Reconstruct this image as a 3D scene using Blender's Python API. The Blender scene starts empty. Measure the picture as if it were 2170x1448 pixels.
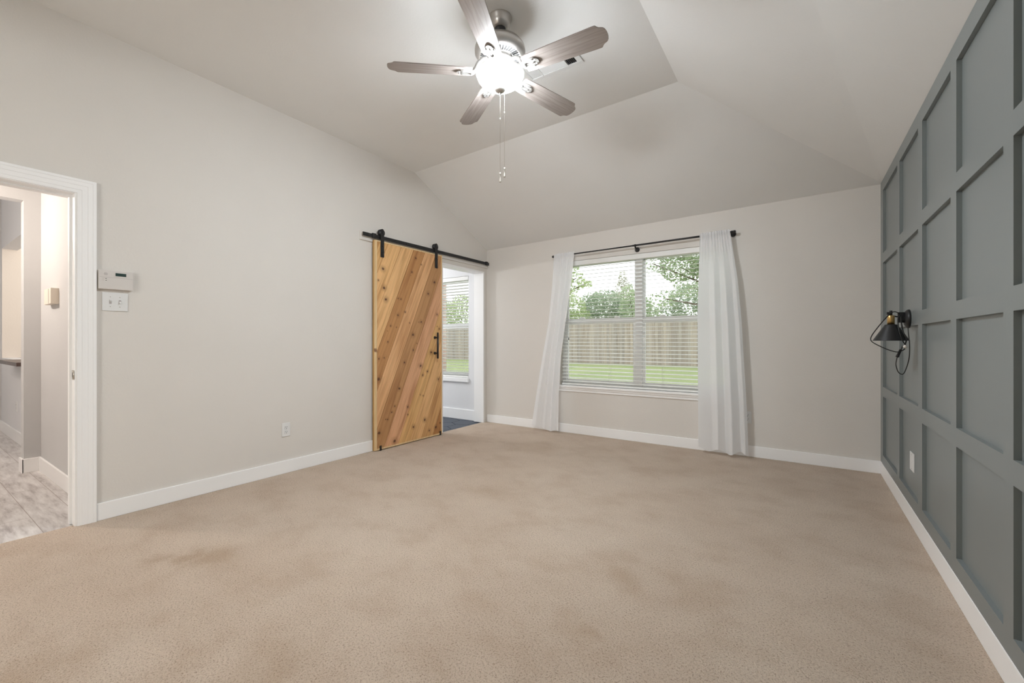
import bpy, bmesh, math, random
from mathutils import Vector, Matrix
R = random.Random(7)
sc = bpy.context.scene
COL = sc.collection

# ------------------------------------------------------------------ camera
CAM_H = 1.11
cam_d = bpy.data.cameras.new('camera')
cam = bpy.data.objects.new('camera', cam_d)
COL.objects.link(cam)
cam_d.sensor_fit = 'HORIZONTAL'
cam_d.sensor_width = 36.0
cam_d.lens = 909.0 / 2170.0 * 36.0
cam_d.clip_start = 0.02
YAW = math.atan(615.3 / 909.0)
cam.location = (0, 0, CAM_H)
cam.rotation_euler = (math.pi / 2, 0, YAW)
sc.camera = cam

# ------------------------------------------------------------------ world, lights, exposure
sc.view_settings.view_transform = 'Standard'
sc.view_settings.look = 'None'
sc.view_settings.gamma = 1.0
sc.view_settings.use_curve_mapping = False
sc.view_settings.exposure = 0.08
SKY = 1.85
BOWL = 230.0          # lit outer face of the fan's glass bowl
BOWL_IN = 18.0        # inner face, throws light up to the ceiling
sc.cycles.diffuse_bounces = 8
sc.cycles.max_bounces = 16
world = bpy.data.worlds.new('overcast_sky')
sc.world = world
world.use_nodes = True
bg = world.node_tree.nodes['Background']
bg.inputs[0].default_value = (0.97, 0.985, 1.0, 1)
bg.inputs[1].default_value = SKY

def point(name, loc, watts, col, radius):
    d = bpy.data.lights.new(name, 'POINT')
    d.energy = watts
    d.color = col
    d.shadow_soft_size = radius
    o = bpy.data.objects.new(name, d)
    o.location = loc
    COL.objects.link(o)
    return o

point('vanity_light', (-5.5, 3.66, 1.92), 46, (0.96, 0.98, 1.0), 0.05)
point('hall_light', (-5.2, -0.22, 2.15), 50, (1.0, 0.87, 0.77), 0.06)
point('far_room_light', (-7.0, 1.9, 2.3), 34, (1.0, 0.93, 0.86), 0.15)
point('corridor_light', (-7.3, -0.6, 2.2), 4, (1.0, 0.95, 0.92), 0.12)
point('fill_light', (-1.35, -2.6, 1.9), 80, (0.94, 0.98, 1.0), 0.25)  # added fill lamp behind the camera, brightens the room

# ------------------------------------------------------------------ materials
def s2l(c):
    return tuple(((v / 255) / 12.92 if v / 255 <= 0.04045 else ((v / 255 + 0.055) / 1.055) ** 2.4) for v in c)

class NT:
    def __init__(s, name):
        s.m = bpy.data.materials.new(name)
        s.m.use_nodes = True
        s.t = s.m.node_tree
        s.b = s.t.nodes['Principled BSDF']
        s.out = s.t.nodes['Material Output']
    def n(s, ty, **kw):
        nd = s.t.nodes.new(ty)
        for k, v in kw.items():
            if k in nd.inputs and not hasattr(nd, k):
                nd.inputs[k].default_value = v
            else:
                setattr(nd, k, v)
        return nd
    def l(s, a, b):
        s.t.links.new(a, b)
    def set(s, **kw):
        for k, v in kw.items():
            s.b.inputs[k.replace('_', ' ')].default_value = v
        return s
    def obj(s):
        return s.n('ShaderNodeTexCoord').outputs['Object']
    def mapped(s, scale=(1, 1, 1), rot=(0, 0, 0), src=None):
        mp = s.n('ShaderNodeMapping')
        mp.inputs['Scale'].default_value = scale
        mp.inputs['Rotation'].default_value = rot
        s.l(src if src is not None else s.obj(), mp.inputs['Vector'])
        return mp.outputs[0]
    def noise(s, vec, scale, detail=2.0, rough=0.5):
        nz = s.n('ShaderNodeTexNoise')
        nz.inputs['Scale'].default_value = scale
        nz.inputs['Detail'].default_value = detail
        nz.inputs['Roughness'].default_value = rough
        if vec is not None:
            s.l(vec, nz.inputs['Vector'])
        return nz.outputs['Fac']
    def ramp(s, fac, pts):
        r = s.n('ShaderNodeValToRGB')
        e = r.color_ramp.elements
        while len(e) < len(pts):
            e.new(0.5)
        for i, (p, c) in enumerate(pts):
            e[i].position = p
            e[i].color = (*c, 1) if len(c) == 3 else c
        s.l(fac, r.inputs[0])
        return r.outputs[0]
    def math(s, op, a, b=None, c=None):
        m = s.n('ShaderNodeMath', operation=op)
        for i, v in enumerate((a, b, c)):
            if v is None:
                continue
            if isinstance(v, (int, float)):
                m.inputs[i].default_value = v
            else:
                s.l(v, m.inputs[i])
        return m.outputs[0]
    def mix(s, fac, a, b, blend='MIX'):
        m = s.n('ShaderNodeMix', data_type='RGBA', blend_type=blend)
        for i, v in ((0, fac), (6, a), (7, b)):
            if isinstance(v, (int, float)):
                m.inputs[i].default_value = v
            elif isinstance(v, tuple):
                m.inputs[i].default_value = (*v, 1) if len(v) == 3 else v
            else:
                s.l(v, m.inputs[i])
        return m.outputs[2]
    def bump(s, h, strength, dist=0.01):
        b = s.n('ShaderNodeBump')
        b.inputs['Strength'].default_value = strength
        b.inputs['Distance'].default_value = dist
        s.l(h, b.inputs['Height'])
        s.l(b.outputs[0], s.b.inputs['Normal'])
        return s

def plain(name, col, rough=0.5, metal=0.0, bump=None, **kw):
    t = NT(name)
    t.set(Base_Color=(*col, 1), Roughness=rough, Metallic=metal, **kw)
    if bump:
        t.bump(t.noise(t.obj(), bump[0], 3.0), bump[1], bump[2])
    return t.m

M = {}
def paint(name, col, bs=0.25, var=0.03, scale=75):
    t = NT(name)
    nz = t.noise(t.obj(), 2.2, 3.0)
    c = t.mix(nz, tuple(v * (1 - var) for v in col), tuple(min(1, v * (1 + var)) for v in col))
    t.l(c, t.b.inputs['Base Color'])
    t.set(Roughness=0.6)
    t.b.inputs['Specular IOR Level'].default_value = 0.3
    t.bump(t.noise(t.obj(), scale, 3.0, 0.55), bs, 0.004)
    return t.m
M['wall'] = paint('greige_wall_paint', (0.72, 0.69, 0.65))
M['ceil'] = paint('flat_ceiling_paint', (0.80, 0.80, 0.79), 0.2)
M['bathwall'] = paint('cool_grey_wall_paint', (0.78, 0.785, 0.80))
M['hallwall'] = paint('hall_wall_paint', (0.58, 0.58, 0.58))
M['creamwall'] = paint('cream_wall_paint', (0.74, 0.69, 0.63))
M['white'] = plain('white_trim_paint', (0.92, 0.92, 0.92), 0.38)
M['dark'] = None
t = NT('charcoal_green_panel_paint')
c = t.mix(t.noise(t.mapped((1, 1, 1)), 1.6, 4.0), (0.198, 0.222, 0.222), (0.216, 0.241, 0.241))
t.l(c, t.b.inputs['Base Color'])
t.set(Roughness=0.36)
t.bump(t.noise(t.mapped((60, 60, 4)), 6, 3.0), 0.06, 0.002)
M['dark'] = t.m
M['black'] = plain('matte_black_metal', (0.012, 0.012, 0.013), 0.42, 0.0)
M['cord'] = plain('black_rubber_cord', (0.01, 0.01, 0.01), 0.5)
M['brass'] = plain('brushed_brass', (0.62, 0.42, 0.17), 0.32, 1.0)
M['plastic'] = plain('white_plastic', (0.76, 0.765, 0.76), 0.35)
M['cream'] = plain('aged_cream_plastic', (0.66, 0.625, 0.595), 0.4)
M['ivory'] = plain('ivory_plastic', (0.80, 0.72, 0.62), 0.45)
M['slot'] = plain('dark_slot', (0.05, 0.05, 0.05), 0.7)
M['greyprint'] = plain('grey_print', (0.42, 0.38, 0.37), 0.6)
M['lcd'] = plain('green_grey_display', (0.03, 0.055, 0.05), 0.2)
M['nickel'] = plain('brushed_nickel', (0.50, 0.48, 0.455), 0.34, 0.85)
M['ironm'] = plain('pale_nickel_iron', (0.40, 0.39, 0.375), 0.4, 0.6)
M['steel'] = plain('satin_steel', (0.55, 0.52, 0.47), 0.35, 0.9)
M['vinyl'] = plain('white_vinyl', (0.92, 0.93, 0.935), 0.4)
M['slat'] = plain('white_faux_wood_slat', (0.84, 0.84, 0.82), 0.45)
M['duct'] = plain('duct_shade_black', (0.008, 0.008, 0.008), 0.8)
M['plug'] = plain('pale_plug_tip', (0.7, 0.66, 0.6), 0.5)
M['exterior'] = plain('exterior_siding', (0.5, 0.45, 0.4), 0.8)

# glass
t = NT('clear_window_glass')
tr = t.n('ShaderNodeBsdfTransparent'); gl = t.n('ShaderNodeBsdfGlossy')
gl.inputs['Roughness'].default_value = 0.02
mx = t.n('ShaderNodeMixShader'); fr = t.n('ShaderNodeFresnel'); fr.inputs['IOR'].default_value = 1.25
tr.inputs[0].default_value = (0.97, 0.98, 0.975, 1)
t.l(fr.outputs[0], mx.inputs[0]); t.l(tr.outputs[0], mx.inputs[1]); t.l(gl.outputs[0], mx.inputs[2])
t.l(mx.outputs[0], t.out.inputs['Surface'])
M['glass'] = t.m

# sheer curtain
t = NT('sheer_white_voile')
df = t.n('ShaderNodeBsdfDiffuse'); df.inputs[0].default_value = (0.93, 0.94, 0.955, 1)
tl = t.n('ShaderNodeBsdfTranslucent'); tl.inputs[0].default_value = (0.92, 0.93, 0.945, 1)
tr = t.n('ShaderNodeBsdfTransparent')
m1 = t.n('ShaderNodeMixShader'); m1.inputs[0].default_value = 0.32
m2 = t.n('ShaderNodeMixShader'); m2.inputs[0].default_value = 0.07
t.l(df.outputs[0], m1.inputs[1]); t.l(tl.outputs[0], m1.inputs[2])
t.l(m1.outputs[0], m2.inputs[1]); t.l(tr.outputs[0], m2.inputs[2])
t.l(m2.outputs[0], t.out.inputs['Surface'])
M['voile'] = t.m

# lit bowl glass
for key, st in (('bowl', BOWL), ('bowl_in', BOWL_IN)):
    t = NT('lit_frosted_glass_' + ('outer' if key == 'bowl' else 'inner'))
    t.set(Base_Color=(0.9, 0.9, 0.9, 1), Roughness=0.4)
    t.b.inputs['Emission Color'].default_value = (0.92, 0.98, 1.03, 1)
    t.b.inputs['Emission Strength'].default_value = st
    M[key] = t.m
t = NT('frosted_glass_lip')
t.set(Base_Color=(0.9, 0.9, 0.9, 1), Roughness=0.3)
t.b.inputs['Emission Color'].default_value = (1.0, 0.98, 0.96, 1)
t.b.inputs['Emission Strength'].default_value = 0.55
M['lip'] = t.m

# carpet
t = NT('beige_cut_pile_carpet')
o = t.obj()
fine = t.noise(o, 215, 3.0, 0.65)
tuft = t.noise(t.mapped((1, 1, 1), (0, 0, 0.5)), 125, 2.0, 0.6)
big = t.noise(o, 1.1, 4.0, 0.6)
mid = t.noise(t.mapped((1, 1.3, 1), (0, 0, 0.7)), 3.2, 5.0, 0.62)
base = t.ramp(big, [(0.3, (0.59, 0.47, 0.37)), (0.7, (0.66, 0.55, 0.45))])
md = t.ramp(mid, [(0.36, (0.92, 0.895, 0.87)), (0.5, (1, 1, 1)), (0.64, (1.04, 1.045, 1.05))])
base = t.mix(1.0, base, md, 'MULTIPLY')
pile = t.math('ADD', t.math('MULTIPLY', fine, 0.55), t.math('MULTIPLY', tuft, 0.45))
spk = t.ramp(pile, [(0.37, (0.47, 0.40, 0.35)), (0.47, (0.91, 0.90, 0.88)), (0.62, (1.07, 1.07, 1.07))])
base = t.mix(0.9, base, spk, 'MULTIPLY')
# old wear stains that stay with the carpet
sep = t.n('ShaderNodeSeparateXYZ'); t.l(o, sep.inputs[0])
wob = t.n('ShaderNodeTexNoise'); wob.inputs['Scale'].default_value = 5.0; wob.inputs['Detail'].default_value = 4.0
t.l(o, wob.inputs['Vector'])
wv = t.n('ShaderNodeVectorMath', operation='MULTIPLY_ADD'); t.l(wob.outputs['Color'], wv.inputs[0])
wv.inputs[1].default_value = (0.35, 0.35, 0); t.l(o, wv.inputs[2])
acc = None
for (sx, sy, r, a) in ((-2.49, 0.95, 0.16, 0.42), (-2.62, 0.86, 0.09, 0.35), (-2.76, 0.80, 0.07, 0.25), (-0.69, 1.94, 0.14, 0.25),
                       (-0.69, 1.51, 0.12, 0.3), (-2.1, 0.2, 0.3, 0.3), (-1.5, 0.75, 0.2, 0.25), (-1.9, 2.6, 0.25, 0.15), (-2.3, 3.9, 0.3, 0.2)):
    d = t.n('ShaderNodeVectorMath', operation='DISTANCE'); t.l(wv.outputs[0], d.inputs[0])
    d.inputs[1].default_value = (sx + 0.175, sy + 0.175, 0)
    mr = t.n('ShaderNodeMapRange', interpolation_type='SMOOTHSTEP'); t.l(d.outputs['Value'], mr.inputs['Value'])
    mr.inputs['From Min'].default_value = r * 0.2; mr.inputs['From Max'].default_value = r
    mr.inputs['To Min'].default_value = a; mr.inputs['To Max'].default_value = 0
    acc = mr.outputs[0] if acc is None else t.math('MAXIMUM', acc, mr.outputs[0])
base = t.mix(acc, base, (0.33, 0.21, 0.115))
t.l(base, t.b.inputs['Base Color'])
t.set(Roughness=0.95)
t.b.inputs['Specular IOR Level'].default_value = 0.05
t.b.inputs['Sheen Weight'].default_value = 0.15
t.bump(pile, 0.9, 0.012)
M['carpet'] = t.m

# vinyl plank hall floor (planks along X)
t = NT('grey_beige_plank_floor')
o = t.obj()
br = t.n('ShaderNodeTexBrick'); t.l(o, br.inputs['Vector'])
br.inputs['Scale'].default_value = 1.0; br.inputs['Brick Width'].default_value = 1.2; br.inputs['Row Height'].default_value = 0.18
br.inputs['Mortar Size'].default_value = 0.0015; br.inputs['Color1'].default_value = (0, 0, 0, 1); br.inputs['Color2'].default_value = (1, 1, 1, 1)
br.inputs['Mortar'].default_value = (0.3, 0.3, 0.3, 1); br.offset = 0.37
gr = t.noise(t.mapped((2.5, 14, 1)), 1.6, 6.0, 0.65)
c1 = t.ramp(gr, [(0.3, s2l((150, 142, 140))), (0.46, s2l((194, 190, 188))), (0.68, s2l((220, 218, 216)))])
c2 = t.mix(0.22, c1, br.outputs['Color'], 'SOFT_LIGHT')
c3 = t.mix(br.outputs['Fac'], c2, (0.25, 0.2, 0.18))
t.l(c3, t.b.inputs['Base Color']); t.set(Roughness=0.42)
M['plank'] = t.m

M['tile'] = plain('blue_grey_slate_tile', (0.045, 0.058, 0.082), 0.5, 0.0, (14, 0.2, 0.003))
M['grout'] = plain('dark_grout', (0.05, 0.055, 0.06), 0.9)

# barn door cedar planks: tone per plank comes from an attribute, grain runs along the plank
SL = 2.275
ANG = math.atan(SL)
KN = [(2.898, 1.855, .009), (2.84, 1.731, .004), (2.914, 1.662, .009), (2.936, 1.544, .009), (3.348, 2.036, .006), (3.292, 1.873, .006), (3.432, 1.978, .004), (3.098, 1.568, .004), (3.136, 1.564, .005), (3.194, 1.43, .005), (3.095, 1.39, .007), (2.999, 1.275, .005), (3.075, 1.26, .003), (2.957, 1.219, .002), (2.96, 1.105, .005), (3.64, 1.801, .009), (3.541, 1.659, .008), (3.429, 1.331, .007), (3.394, 1.327, .003), (3.308, 1.184, .009), (3.683, 1.428, .006), (3.721, 1.259, .006), (3.686, 1.286, .003), (3.258, 1.313, .003), (3.364, 1.09, .003), (3.277, 1.834, .002), (2.848, .936, .006), (2.914, .941, .004), (3.186, .883, .007), (3.312, 1.017, .006), (3.115, .608, .008), (3.052, .429, .005), (3.011, .37, .005), (2.957, .303, .005), (2.936, .304, .003), (3.232, .398, .006), (3.234, .313, .004), (3.455, .731, .006), (3.527, .768, .006), (3.588, .985, .009), (3.707, .667, .007), (3.487, .218, .009), (3.558, .086, .006), (3.665, .105, .009), (3.314, .167, .008), (2.85, .179, .01), (3.049, .059, .011), (3.736, .143, .005), (2.845, .726, .011), (3.461, .493, .004), (3.416, .512, .003), (3.422, .836, .009)]
DOOR_Y0, DOOR_Y1, DOOR_Z0, DOOR_Z1 = 2.797, 3.766, 0.008, 2.135
def cedar(name, knots):
    t = NT(name)
    o = t.obj()
    at = t.n('ShaderNodeAttribute', attribute_name='tone')
    # object space: Y along the wall, Z up; rotate about X so that the plank direction becomes local Y
    al = t.mapped((1, 1, 1), (-ANG, 0, 0), o)
    if not knots:
        al = o
    mp = t.n('ShaderNodeMapping'); t.l(al, mp.inputs['Vector'])
    off = t.n('ShaderNodeVectorMath', operation='SCALE'); t.l(at.outputs['Color'], off.inputs[0]); off.inputs['Scale'].default_value = 9.0
    t.l(off.outputs[0], mp.inputs['Location'])
    mp.inputs['Scale'].default_value = (1, 1.3, 34) if knots else (30, 30, 1.5)
    g1 = t.noise(mp.outputs[0], 1.6, 5.0, 0.6)
    mp2 = t.n('ShaderNodeMapping'); t.l(al, mp2.inputs['Vector']); t.l(off.outputs[0], mp2.inputs['Location'])
    mp2.inputs['Scale'].default_value = (1, 0.8, 7)
    g2 = t.noise(mp2.outputs[0], 1.8, 3.0, 0.5)
    k = t.ramp(g1, [(0.3, (0.74, 0.66, 0.57)), (0.52, (0.98, 0.97, 0.96)), (0.72, (1.07, 1.06, 1.04))])
    k2 = t.ramp(g2, [(0.33, (0.76, 0.66, 0.56)), (0.5, (1, 1, 1)), (0.7, (1.06, 1.06, 1.05))])
    c = t.mix(1.0, at.outputs['Color'], k, 'MULTIPLY')
    c = t.mix(0.85, c, k2, 'MULTIPLY')
    if knots:
        nz = t.n('ShaderNodeTexNoise'); nz.inputs['Scale'].default_value = 28; t.l(o, nz.inputs['Vector'])
        vm = t.n('ShaderNodeVectorMath', operation='MULTIPLY_ADD'); t.l(nz.outputs['Color'], vm.inputs[0])
        vm.inputs[1].default_value = (0, 0.016, 0.016); t.l(o, vm.inputs[2])
        fl = t.n('ShaderNodeVectorMath', operation='MULTIPLY'); t.l(vm.outputs[0], fl.inputs[0]); fl.inputs[1].default_value = (0, 1, 1)
        core = halo = None
        for (ky, kz, kr) in KN:
            d = t.n('ShaderNodeVectorMath', operation='DISTANCE'); t.l(fl.outputs[0], d.inputs[0])
            d.inputs[1].default_value = (0, ky - DOOR_Y0 + 0.008, kz - DOOR_Z0 + 0.008)
            dn = t.math('DIVIDE', d.outputs['Value'], kr * 1.75)
            core = dn if core is None else t.math('MINIMUM', core, dn)
        mr = t.n('ShaderNodeMapRange', interpolation_type='SMOOTHSTEP'); t.l(core, mr.inputs['Value'])
        mr.inputs['From Min'].default_value = 0.45; mr.inputs['From Max'].default_value = 1.15
        mr.inputs['To Min'].default_value = 0.92; mr.inputs['To Max'].default_value = 0.0
        mh = t.n('ShaderNodeMapRange', interpolation_type='SMOOTHSTEP'); t.l(core, mh.inputs['Value'])
        mh.inputs['From Min'].default_value = 0.9; mh.inputs['From Max'].default_value = 3.6
        mh.inputs['To Min'].default_value = 0.42; mh.inputs['To Max'].default_value = 0.0
        c = t.mix(mh.outputs[0], c, (0.27, 0.12, 0.04))
        c = t.mix(mr.outputs[0], c, (0.085, 0.028, 0.014))
    t.l(c, t.b.inputs['Base Color']); t.set(Roughness=0.5)
    t.bump(g1, 0.12, 0.002)
    return t.m
M['cedar'] = cedar('knotty_cedar_planks', True)
def edge_knot(t, col):
    d = t.n('ShaderNodeVectorMath', operation='DISTANCE'); t.l(t.obj(), d.inputs[0]); d.inputs[1].default_value = (0.02, 0.008, 1.014)
    k = t.math('ADD', d.outputs['Value'], t.math('MULTIPLY', t.noise(t.obj(), 60, 2.0), 0.03))
    mr = t.n('ShaderNodeMapRange', interpolation_type='SMOOTHSTEP'); t.l(k, mr.inputs['Value'])
    mr.inputs['From Min'].default_value = 0.026; mr.inputs['From Max'].default_value = 0.044
    mr.inputs['To Min'].default_value = 0.85; mr.inputs['To Max'].default_value = 0.0
    return t.mix(mr.outputs[0], col, (0.2, 0.07, 0.025))
t = NT('pale_pine_edging')
g1 = t.noise(t.mapped((30, 30, 1.5)), 1.6, 5.0, 0.6)
t.l(edge_knot(t, t.ramp(g1, [(0.3, (0.62, 0.42, 0.2)), (0.6, (0.80, 0.60, 0.34))])), t.b.inputs['Base Color']); t.set(Roughness=0.5)
M['pine'] = t.m
t = NT('amber_pine_core')
g1 = t.noise(t.mapped((30, 30, 1.2)), 1.6, 5.0, 0.6)
t.l(edge_knot(t, t.ramp(g1, [(0.3, (0.38, 0.2, 0.06)), (0.6, (0.56, 0.34, 0.12))])), t.b.inputs['Base Color']); t.set(Roughness=0.5)
M['pinecore'] = t.m

# weathered oak fan blade (grain along local X)
t = NT('weathered_grey_oak')
o = t.obj()
g1 = t.noise(t.mapped((1.3, 16, 6), (0, 0, 0), o), 2.2, 7.0, 0.68)
wv = t.n('ShaderNodeTexWave', wave_type='RINGS'); wv.inputs['Scale'].default_value = 1.6; wv.inputs['Distortion'].default_value = 9.0
wv.inputs['Detail'].default_value = 3.0; t.l(t.mapped((0.9, 6, 2), (0, 0, 0), o), wv.inputs['Vector'])
k = t.ramp(g1, [(0.25, (0.245, 0.207, 0.187)), (0.52, (0.32, 0.278, 0.255)), (0.75, (0.36, 0.318, 0.295))])
k2 = t.ramp(wv.outputs['Fac'], [(0.0, (0.72, 0.7, 0.68)), (0.25, (1, 1, 1)), (1.0, (1.02, 1.02, 1.02))])
t.l(t.mix(0.45, k, k2, 'MULTIPLY'), t.b.inputs['Base Color']); t.set(Roughness=0.5)
M['oak'] = t.m

# dark wood ledge
t = NT('dark_walnut')
t.l(t.ramp(t.noise(t.mapped((3, 40, 20)), 1.5, 5.0, 0.6), [(0.3, (0.03, 0.018, 0.015)), (0.7, (0.10, 0.065, 0.055))]), t.b.inputs['Base Color'])
t.set(Roughness=0.35)
M['walnut'] = t.m

# outdoors
t = NT('lawn_grass')
nz = t.noise(t.obj(), 30, 4.0, 0.7); nb = t.noise(t.obj(), 0.7, 3.0)
g = t.ramp(nz, [(0.3, (0.17, 0.225, 0.09)), (0.52, (0.31, 0.37, 0.17)), (0.72, (0.52, 0.55, 0.30))])
t.l(t.mix(0.5, g, t.ramp(nb, [(0.35, (0.75, 0.85, 0.7)), (0.65, (1.15, 1.1, 1.0))]), 'MULTIPLY'), t.b.inputs['Base Color'])
t.set(Roughness=0.9); t.bump(nz, 0.6, 0.05)
M['lawn'] = t.m
t = NT('weathered_cedar_fence')
at = t.n('ShaderNodeAttribute', attribute_name='tone')
gn = t.noise(t.mapped((18, 18, 0.7)), 1.5, 4.0, 0.6)
t.l(t.mix(1.0, at.outputs['Color'], t.ramp(gn, [(0.3, (0.75, 0.72, 0.7)), (0.65, (1.05, 1.05, 1.05))]), 'MULTIPLY'), t.b.inputs['Base Color'])
t.set(Roughness=0.85)
M['fence'] = t.m
t = NT('brick_wall')
br = t.n('ShaderNodeTexBrick')
t.l(t.mapped((1, 1, 1), (math.pi / 2, 0, 0)), br.inputs['Vector'])
br.inputs['Scale'].default_value = 1.0; br.inputs['Brick Width'].default_value = 0.22; br.inputs['Row Height'].default_value = 0.075
br.inputs['Mortar Size'].default_value = 0.01
br.inputs['Color1'].default_value = (0.48, 0.30, 0.24, 1); br.inputs['Color2'].default_value = (0.58, 0.42, 0.35, 1); br.inputs['Mortar'].default_value = (0.6, 0.57, 0.53, 1)
t.l(br.outputs['Color'], t.b.inputs['Base Color']); t.set(Roughness=0.9)
M['brick'] = t.m
def leaf(name, c1, c2):
    t = NT(name)
    nz = t.noise(t.obj(), 1.3, 3.0)
    c = t.ramp(nz, [(0.35, c1), (0.65, c2)])
    df = t.n('ShaderNodeBsdfDiffuse'); tl = t.n('ShaderNodeBsdfTranslucent'); mx = t.n('ShaderNodeMixShader'); mx.inputs[0].default_value = 0.4
    t.l(c, df.inputs[0]); t.l(c, tl.inputs[0]); t.l(df.outputs[0], mx.inputs[1]); t.l(tl.outputs[0], mx.inputs[2])
    t.l(mx.outputs[0], t.out.inputs['Surface'])
    return t.m
M['leaf_a'] = leaf('fresh_green_leaves', (0.40, 0.49, 0.25), (0.58, 0.66, 0.40))
M['leaf_b'] = leaf('grey_green_leaves', (0.33, 0.41, 0.29), (0.50, 0.57, 0.43))
M['leaf_c'] = leaf('mid_green_leaves', (0.36, 0.45, 0.28), (0.54, 0.62, 0.43))
M['leaf_d'] = leaf('dusty_needles', (0.42, 0.43, 0.34), (0.55, 0.54, 0.45))
M['bark'] = plain('grey_bark', (0.16, 0.13, 0.10), 0.9)

# ------------------------------------------------------------------ mesh helpers
class MB:
    def __init__(s):
        s.bm = bmesh.new()
        s.tone = None
    def tonelayer(s):
        if s.tone is None:
            s.tone = s.bm.loops.layers.float_color.new('tone')
        return s.tone
    def faces(s, vs, fs, mi=0, smooth=False, tone=None):
        v = [s.bm.verts.new(p) for p in vs]
        lay = s.tonelayer() if tone is not None else None
        for f in fs:
            try:
                fc = s.bm.faces.new([v[i] for i in f])
            except ValueError:
                continue
            fc.material_index = mi
            fc.smooth = smooth
            if lay is not None:
                for lp in fc.loops:
                    lp[lay] = (*tone, 1)
        return s
    def box(s, a, b, mi=0, bev=0.0, tone=None):
        (x0, y0, z0), (x1, y1, z1) = [tuple(min(a[i], b[i]) for i in range(3)), tuple(max(a[i], b[i]) for i in range(3))]
        if bev <= 0:
            vs = [(x0, y0, z0), (x1, y0, z0), (x1, y1, z0), (x0, y1, z0), (x0, y0, z1), (x1, y0, z1), (x1, y1, z1), (x0, y1, z1)]
            fs = [(3, 2, 1, 0), (4, 5, 6, 7), (0, 1, 5, 4), (1, 2, 6, 5), (2, 3, 7, 6), (3, 0, 4, 7)]
            return s.faces(vs, fs, mi, tone=tone)
        t2 = bmesh.new()
        bmesh.ops.create_cube(t2, size=1)
        for v in t2.verts:
            v.co = Vector(((x0 + x1) / 2 + v.co.x * (x1 - x0), (y0 + y1) / 2 + v.co.y * (y1 - y0), (z0 + z1) / 2 + v.co.z * (z1 - z0)))
        bmesh.ops.bevel(t2, geom=list(t2.edges), offset=min(bev, 0.45 * min(x1 - x0, y1 - y0, z1 - z0)), segments=2, affect='EDGES', profile=0.6)
        return s.absorb(t2, mi, tone=tone)
    def absorb(s, t2, mi=0, smooth=None, tone=None):
        t2.verts.index_update()
        v = [s.bm.verts.new(x.co) for x in t2.verts]
        lay = s.tonelayer() if tone is not None else None
        for f in t2.faces:
            fc = s.bm.faces.new([v[x.index] for x in f.verts])
            fc.material_index = mi
            fc.smooth = f.smooth if smooth is None else smooth
            if lay is not None:
                for lp in fc.loops:
                    lp[lay] = (*tone, 1)
        t2.free()
        return s
    def prism(s, pts, ax, a, b, mi=0, tone=None):
        """pts: polygon in the two other axes (in order), extruded along axis ax from a to b"""
        def mk(p, h):
            q = list(p)
            q.insert(ax, h)
            return tuple(q)
        n = len(pts)
        vs = [mk(p, a) for p in pts] + [mk(p, b) for p in pts]
        fs = [tuple(range(n))[::-1], tuple(range(n, 2 * n))] + [(i, (i + 1) % n, n + (i + 1) % n, n + i) for i in range(n)]
        return s.faces(vs, fs, mi, tone=tone)
    def lathe(s, prof, c, n=32, mi=0, axis=2, smooth=True):
        vs, fs = [], []
        def mk(r, h, an):
            q = [r * math.cos(an), r * math.sin(an)]
            q.insert(axis, h)
            return tuple(q[i] + c[i] for i in range(3))
        ring = []
        for (r, h) in prof:
            if r < 1e-6:
                ring.append([len(vs)])
                vs.append(mk(0, h, 0))
            else:
                ring.append(list(range(len(vs), len(vs) + n)))
                vs += [mk(r, h, 2 * math.pi * k / n) for k in range(n)]
        for a, b in zip(ring, ring[1:]):
            for k in range(n):
                k2 = (k + 1) % n
                if len(a) == 1 and len(b) == 1:
                    continue
                if len(a) == 1:
                    fs.append((a[0], b[k2], b[k]))
                elif len(b) == 1:
                    fs.append((a[k], a[k2], b[0]))
                else:
                    fs.append((a[k], a[k2], b[k2], b[k]))
        return s.faces(vs, fs, mi, smooth)
    def cyl(s, p, q, r, n=16, mi=0, r2=None, caps=True):
        p, q = Vector(p), Vector(q)
        return s.tube([p, q], r, n, mi, caps, r2)
    def tube(s, pts, r, n=10, mi=0, caps=True, r2=None):
        pts = [Vector(p) for p in pts]
        vs, fs = [], []
        up = None
        N = len(pts)
        for i, p in enumerate(pts):
            d = (pts[min(i + 1, N - 1)] - pts[max(i - 1, 0)]).normalized()
            if up is None:
                up = d.orthogonal().normalized()
            up = (up - d * up.dot(d))
            up = up.normalized() if up.length > 1e-6 else d.orthogonal().normalized()
            sd = d.cross(up)
            rr = r if r2 is None else r + (r2 - r) * i / (N - 1)
            for k in range(n):
                a = 2 * math.pi * k / n
                vs.append(tuple(p + (up * math.cos(a) + sd * math.sin(a)) * rr))
        for i in range(N - 1):
            for k in range(n):
                k2 = (k + 1) % n
                fs.append((i * n + k, i * n + k2, (i + 1) * n + k2, (i + 1) * n + k))
        s.faces(vs, fs, mi, True)
        if caps:
            s.faces(vs[:n], [tuple(range(n))[::-1]], mi)
            s.faces(vs[-n:], [tuple(range(n))], mi)
        return s
    def build(s, name, mat, parent=None, loc=(0, 0, 0), weld=True):
        if weld:
            bmesh.ops.remove_doubles(s.bm, verts=list(s.bm.verts), dist=1e-6)
        bmesh.ops.recalc_face_normals(s.bm, faces=list(s.bm.faces))
        me = bpy.data.meshes.new(name)
        s.bm.to_mesh(me)
        s.bm.free()
        for m in (mat if isinstance(mat, (list, tuple)) else [mat]):
            me.materials.append(m)
        o = bpy.data.objects.new(name, me)
        COL.objects.link(o)
        L = Vector(loc)
        if parent is not None:
            o.parent = parent
            w = Vector((0, 0, 0))
            q = parent
            while q is not None:
                w += q.location
                q = q.parent
            me.transform(Matrix.Translation(-w))
        elif L.length > 0:
            me.transform(Matrix.Translation(-L))
            o.location = L
        return o

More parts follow.
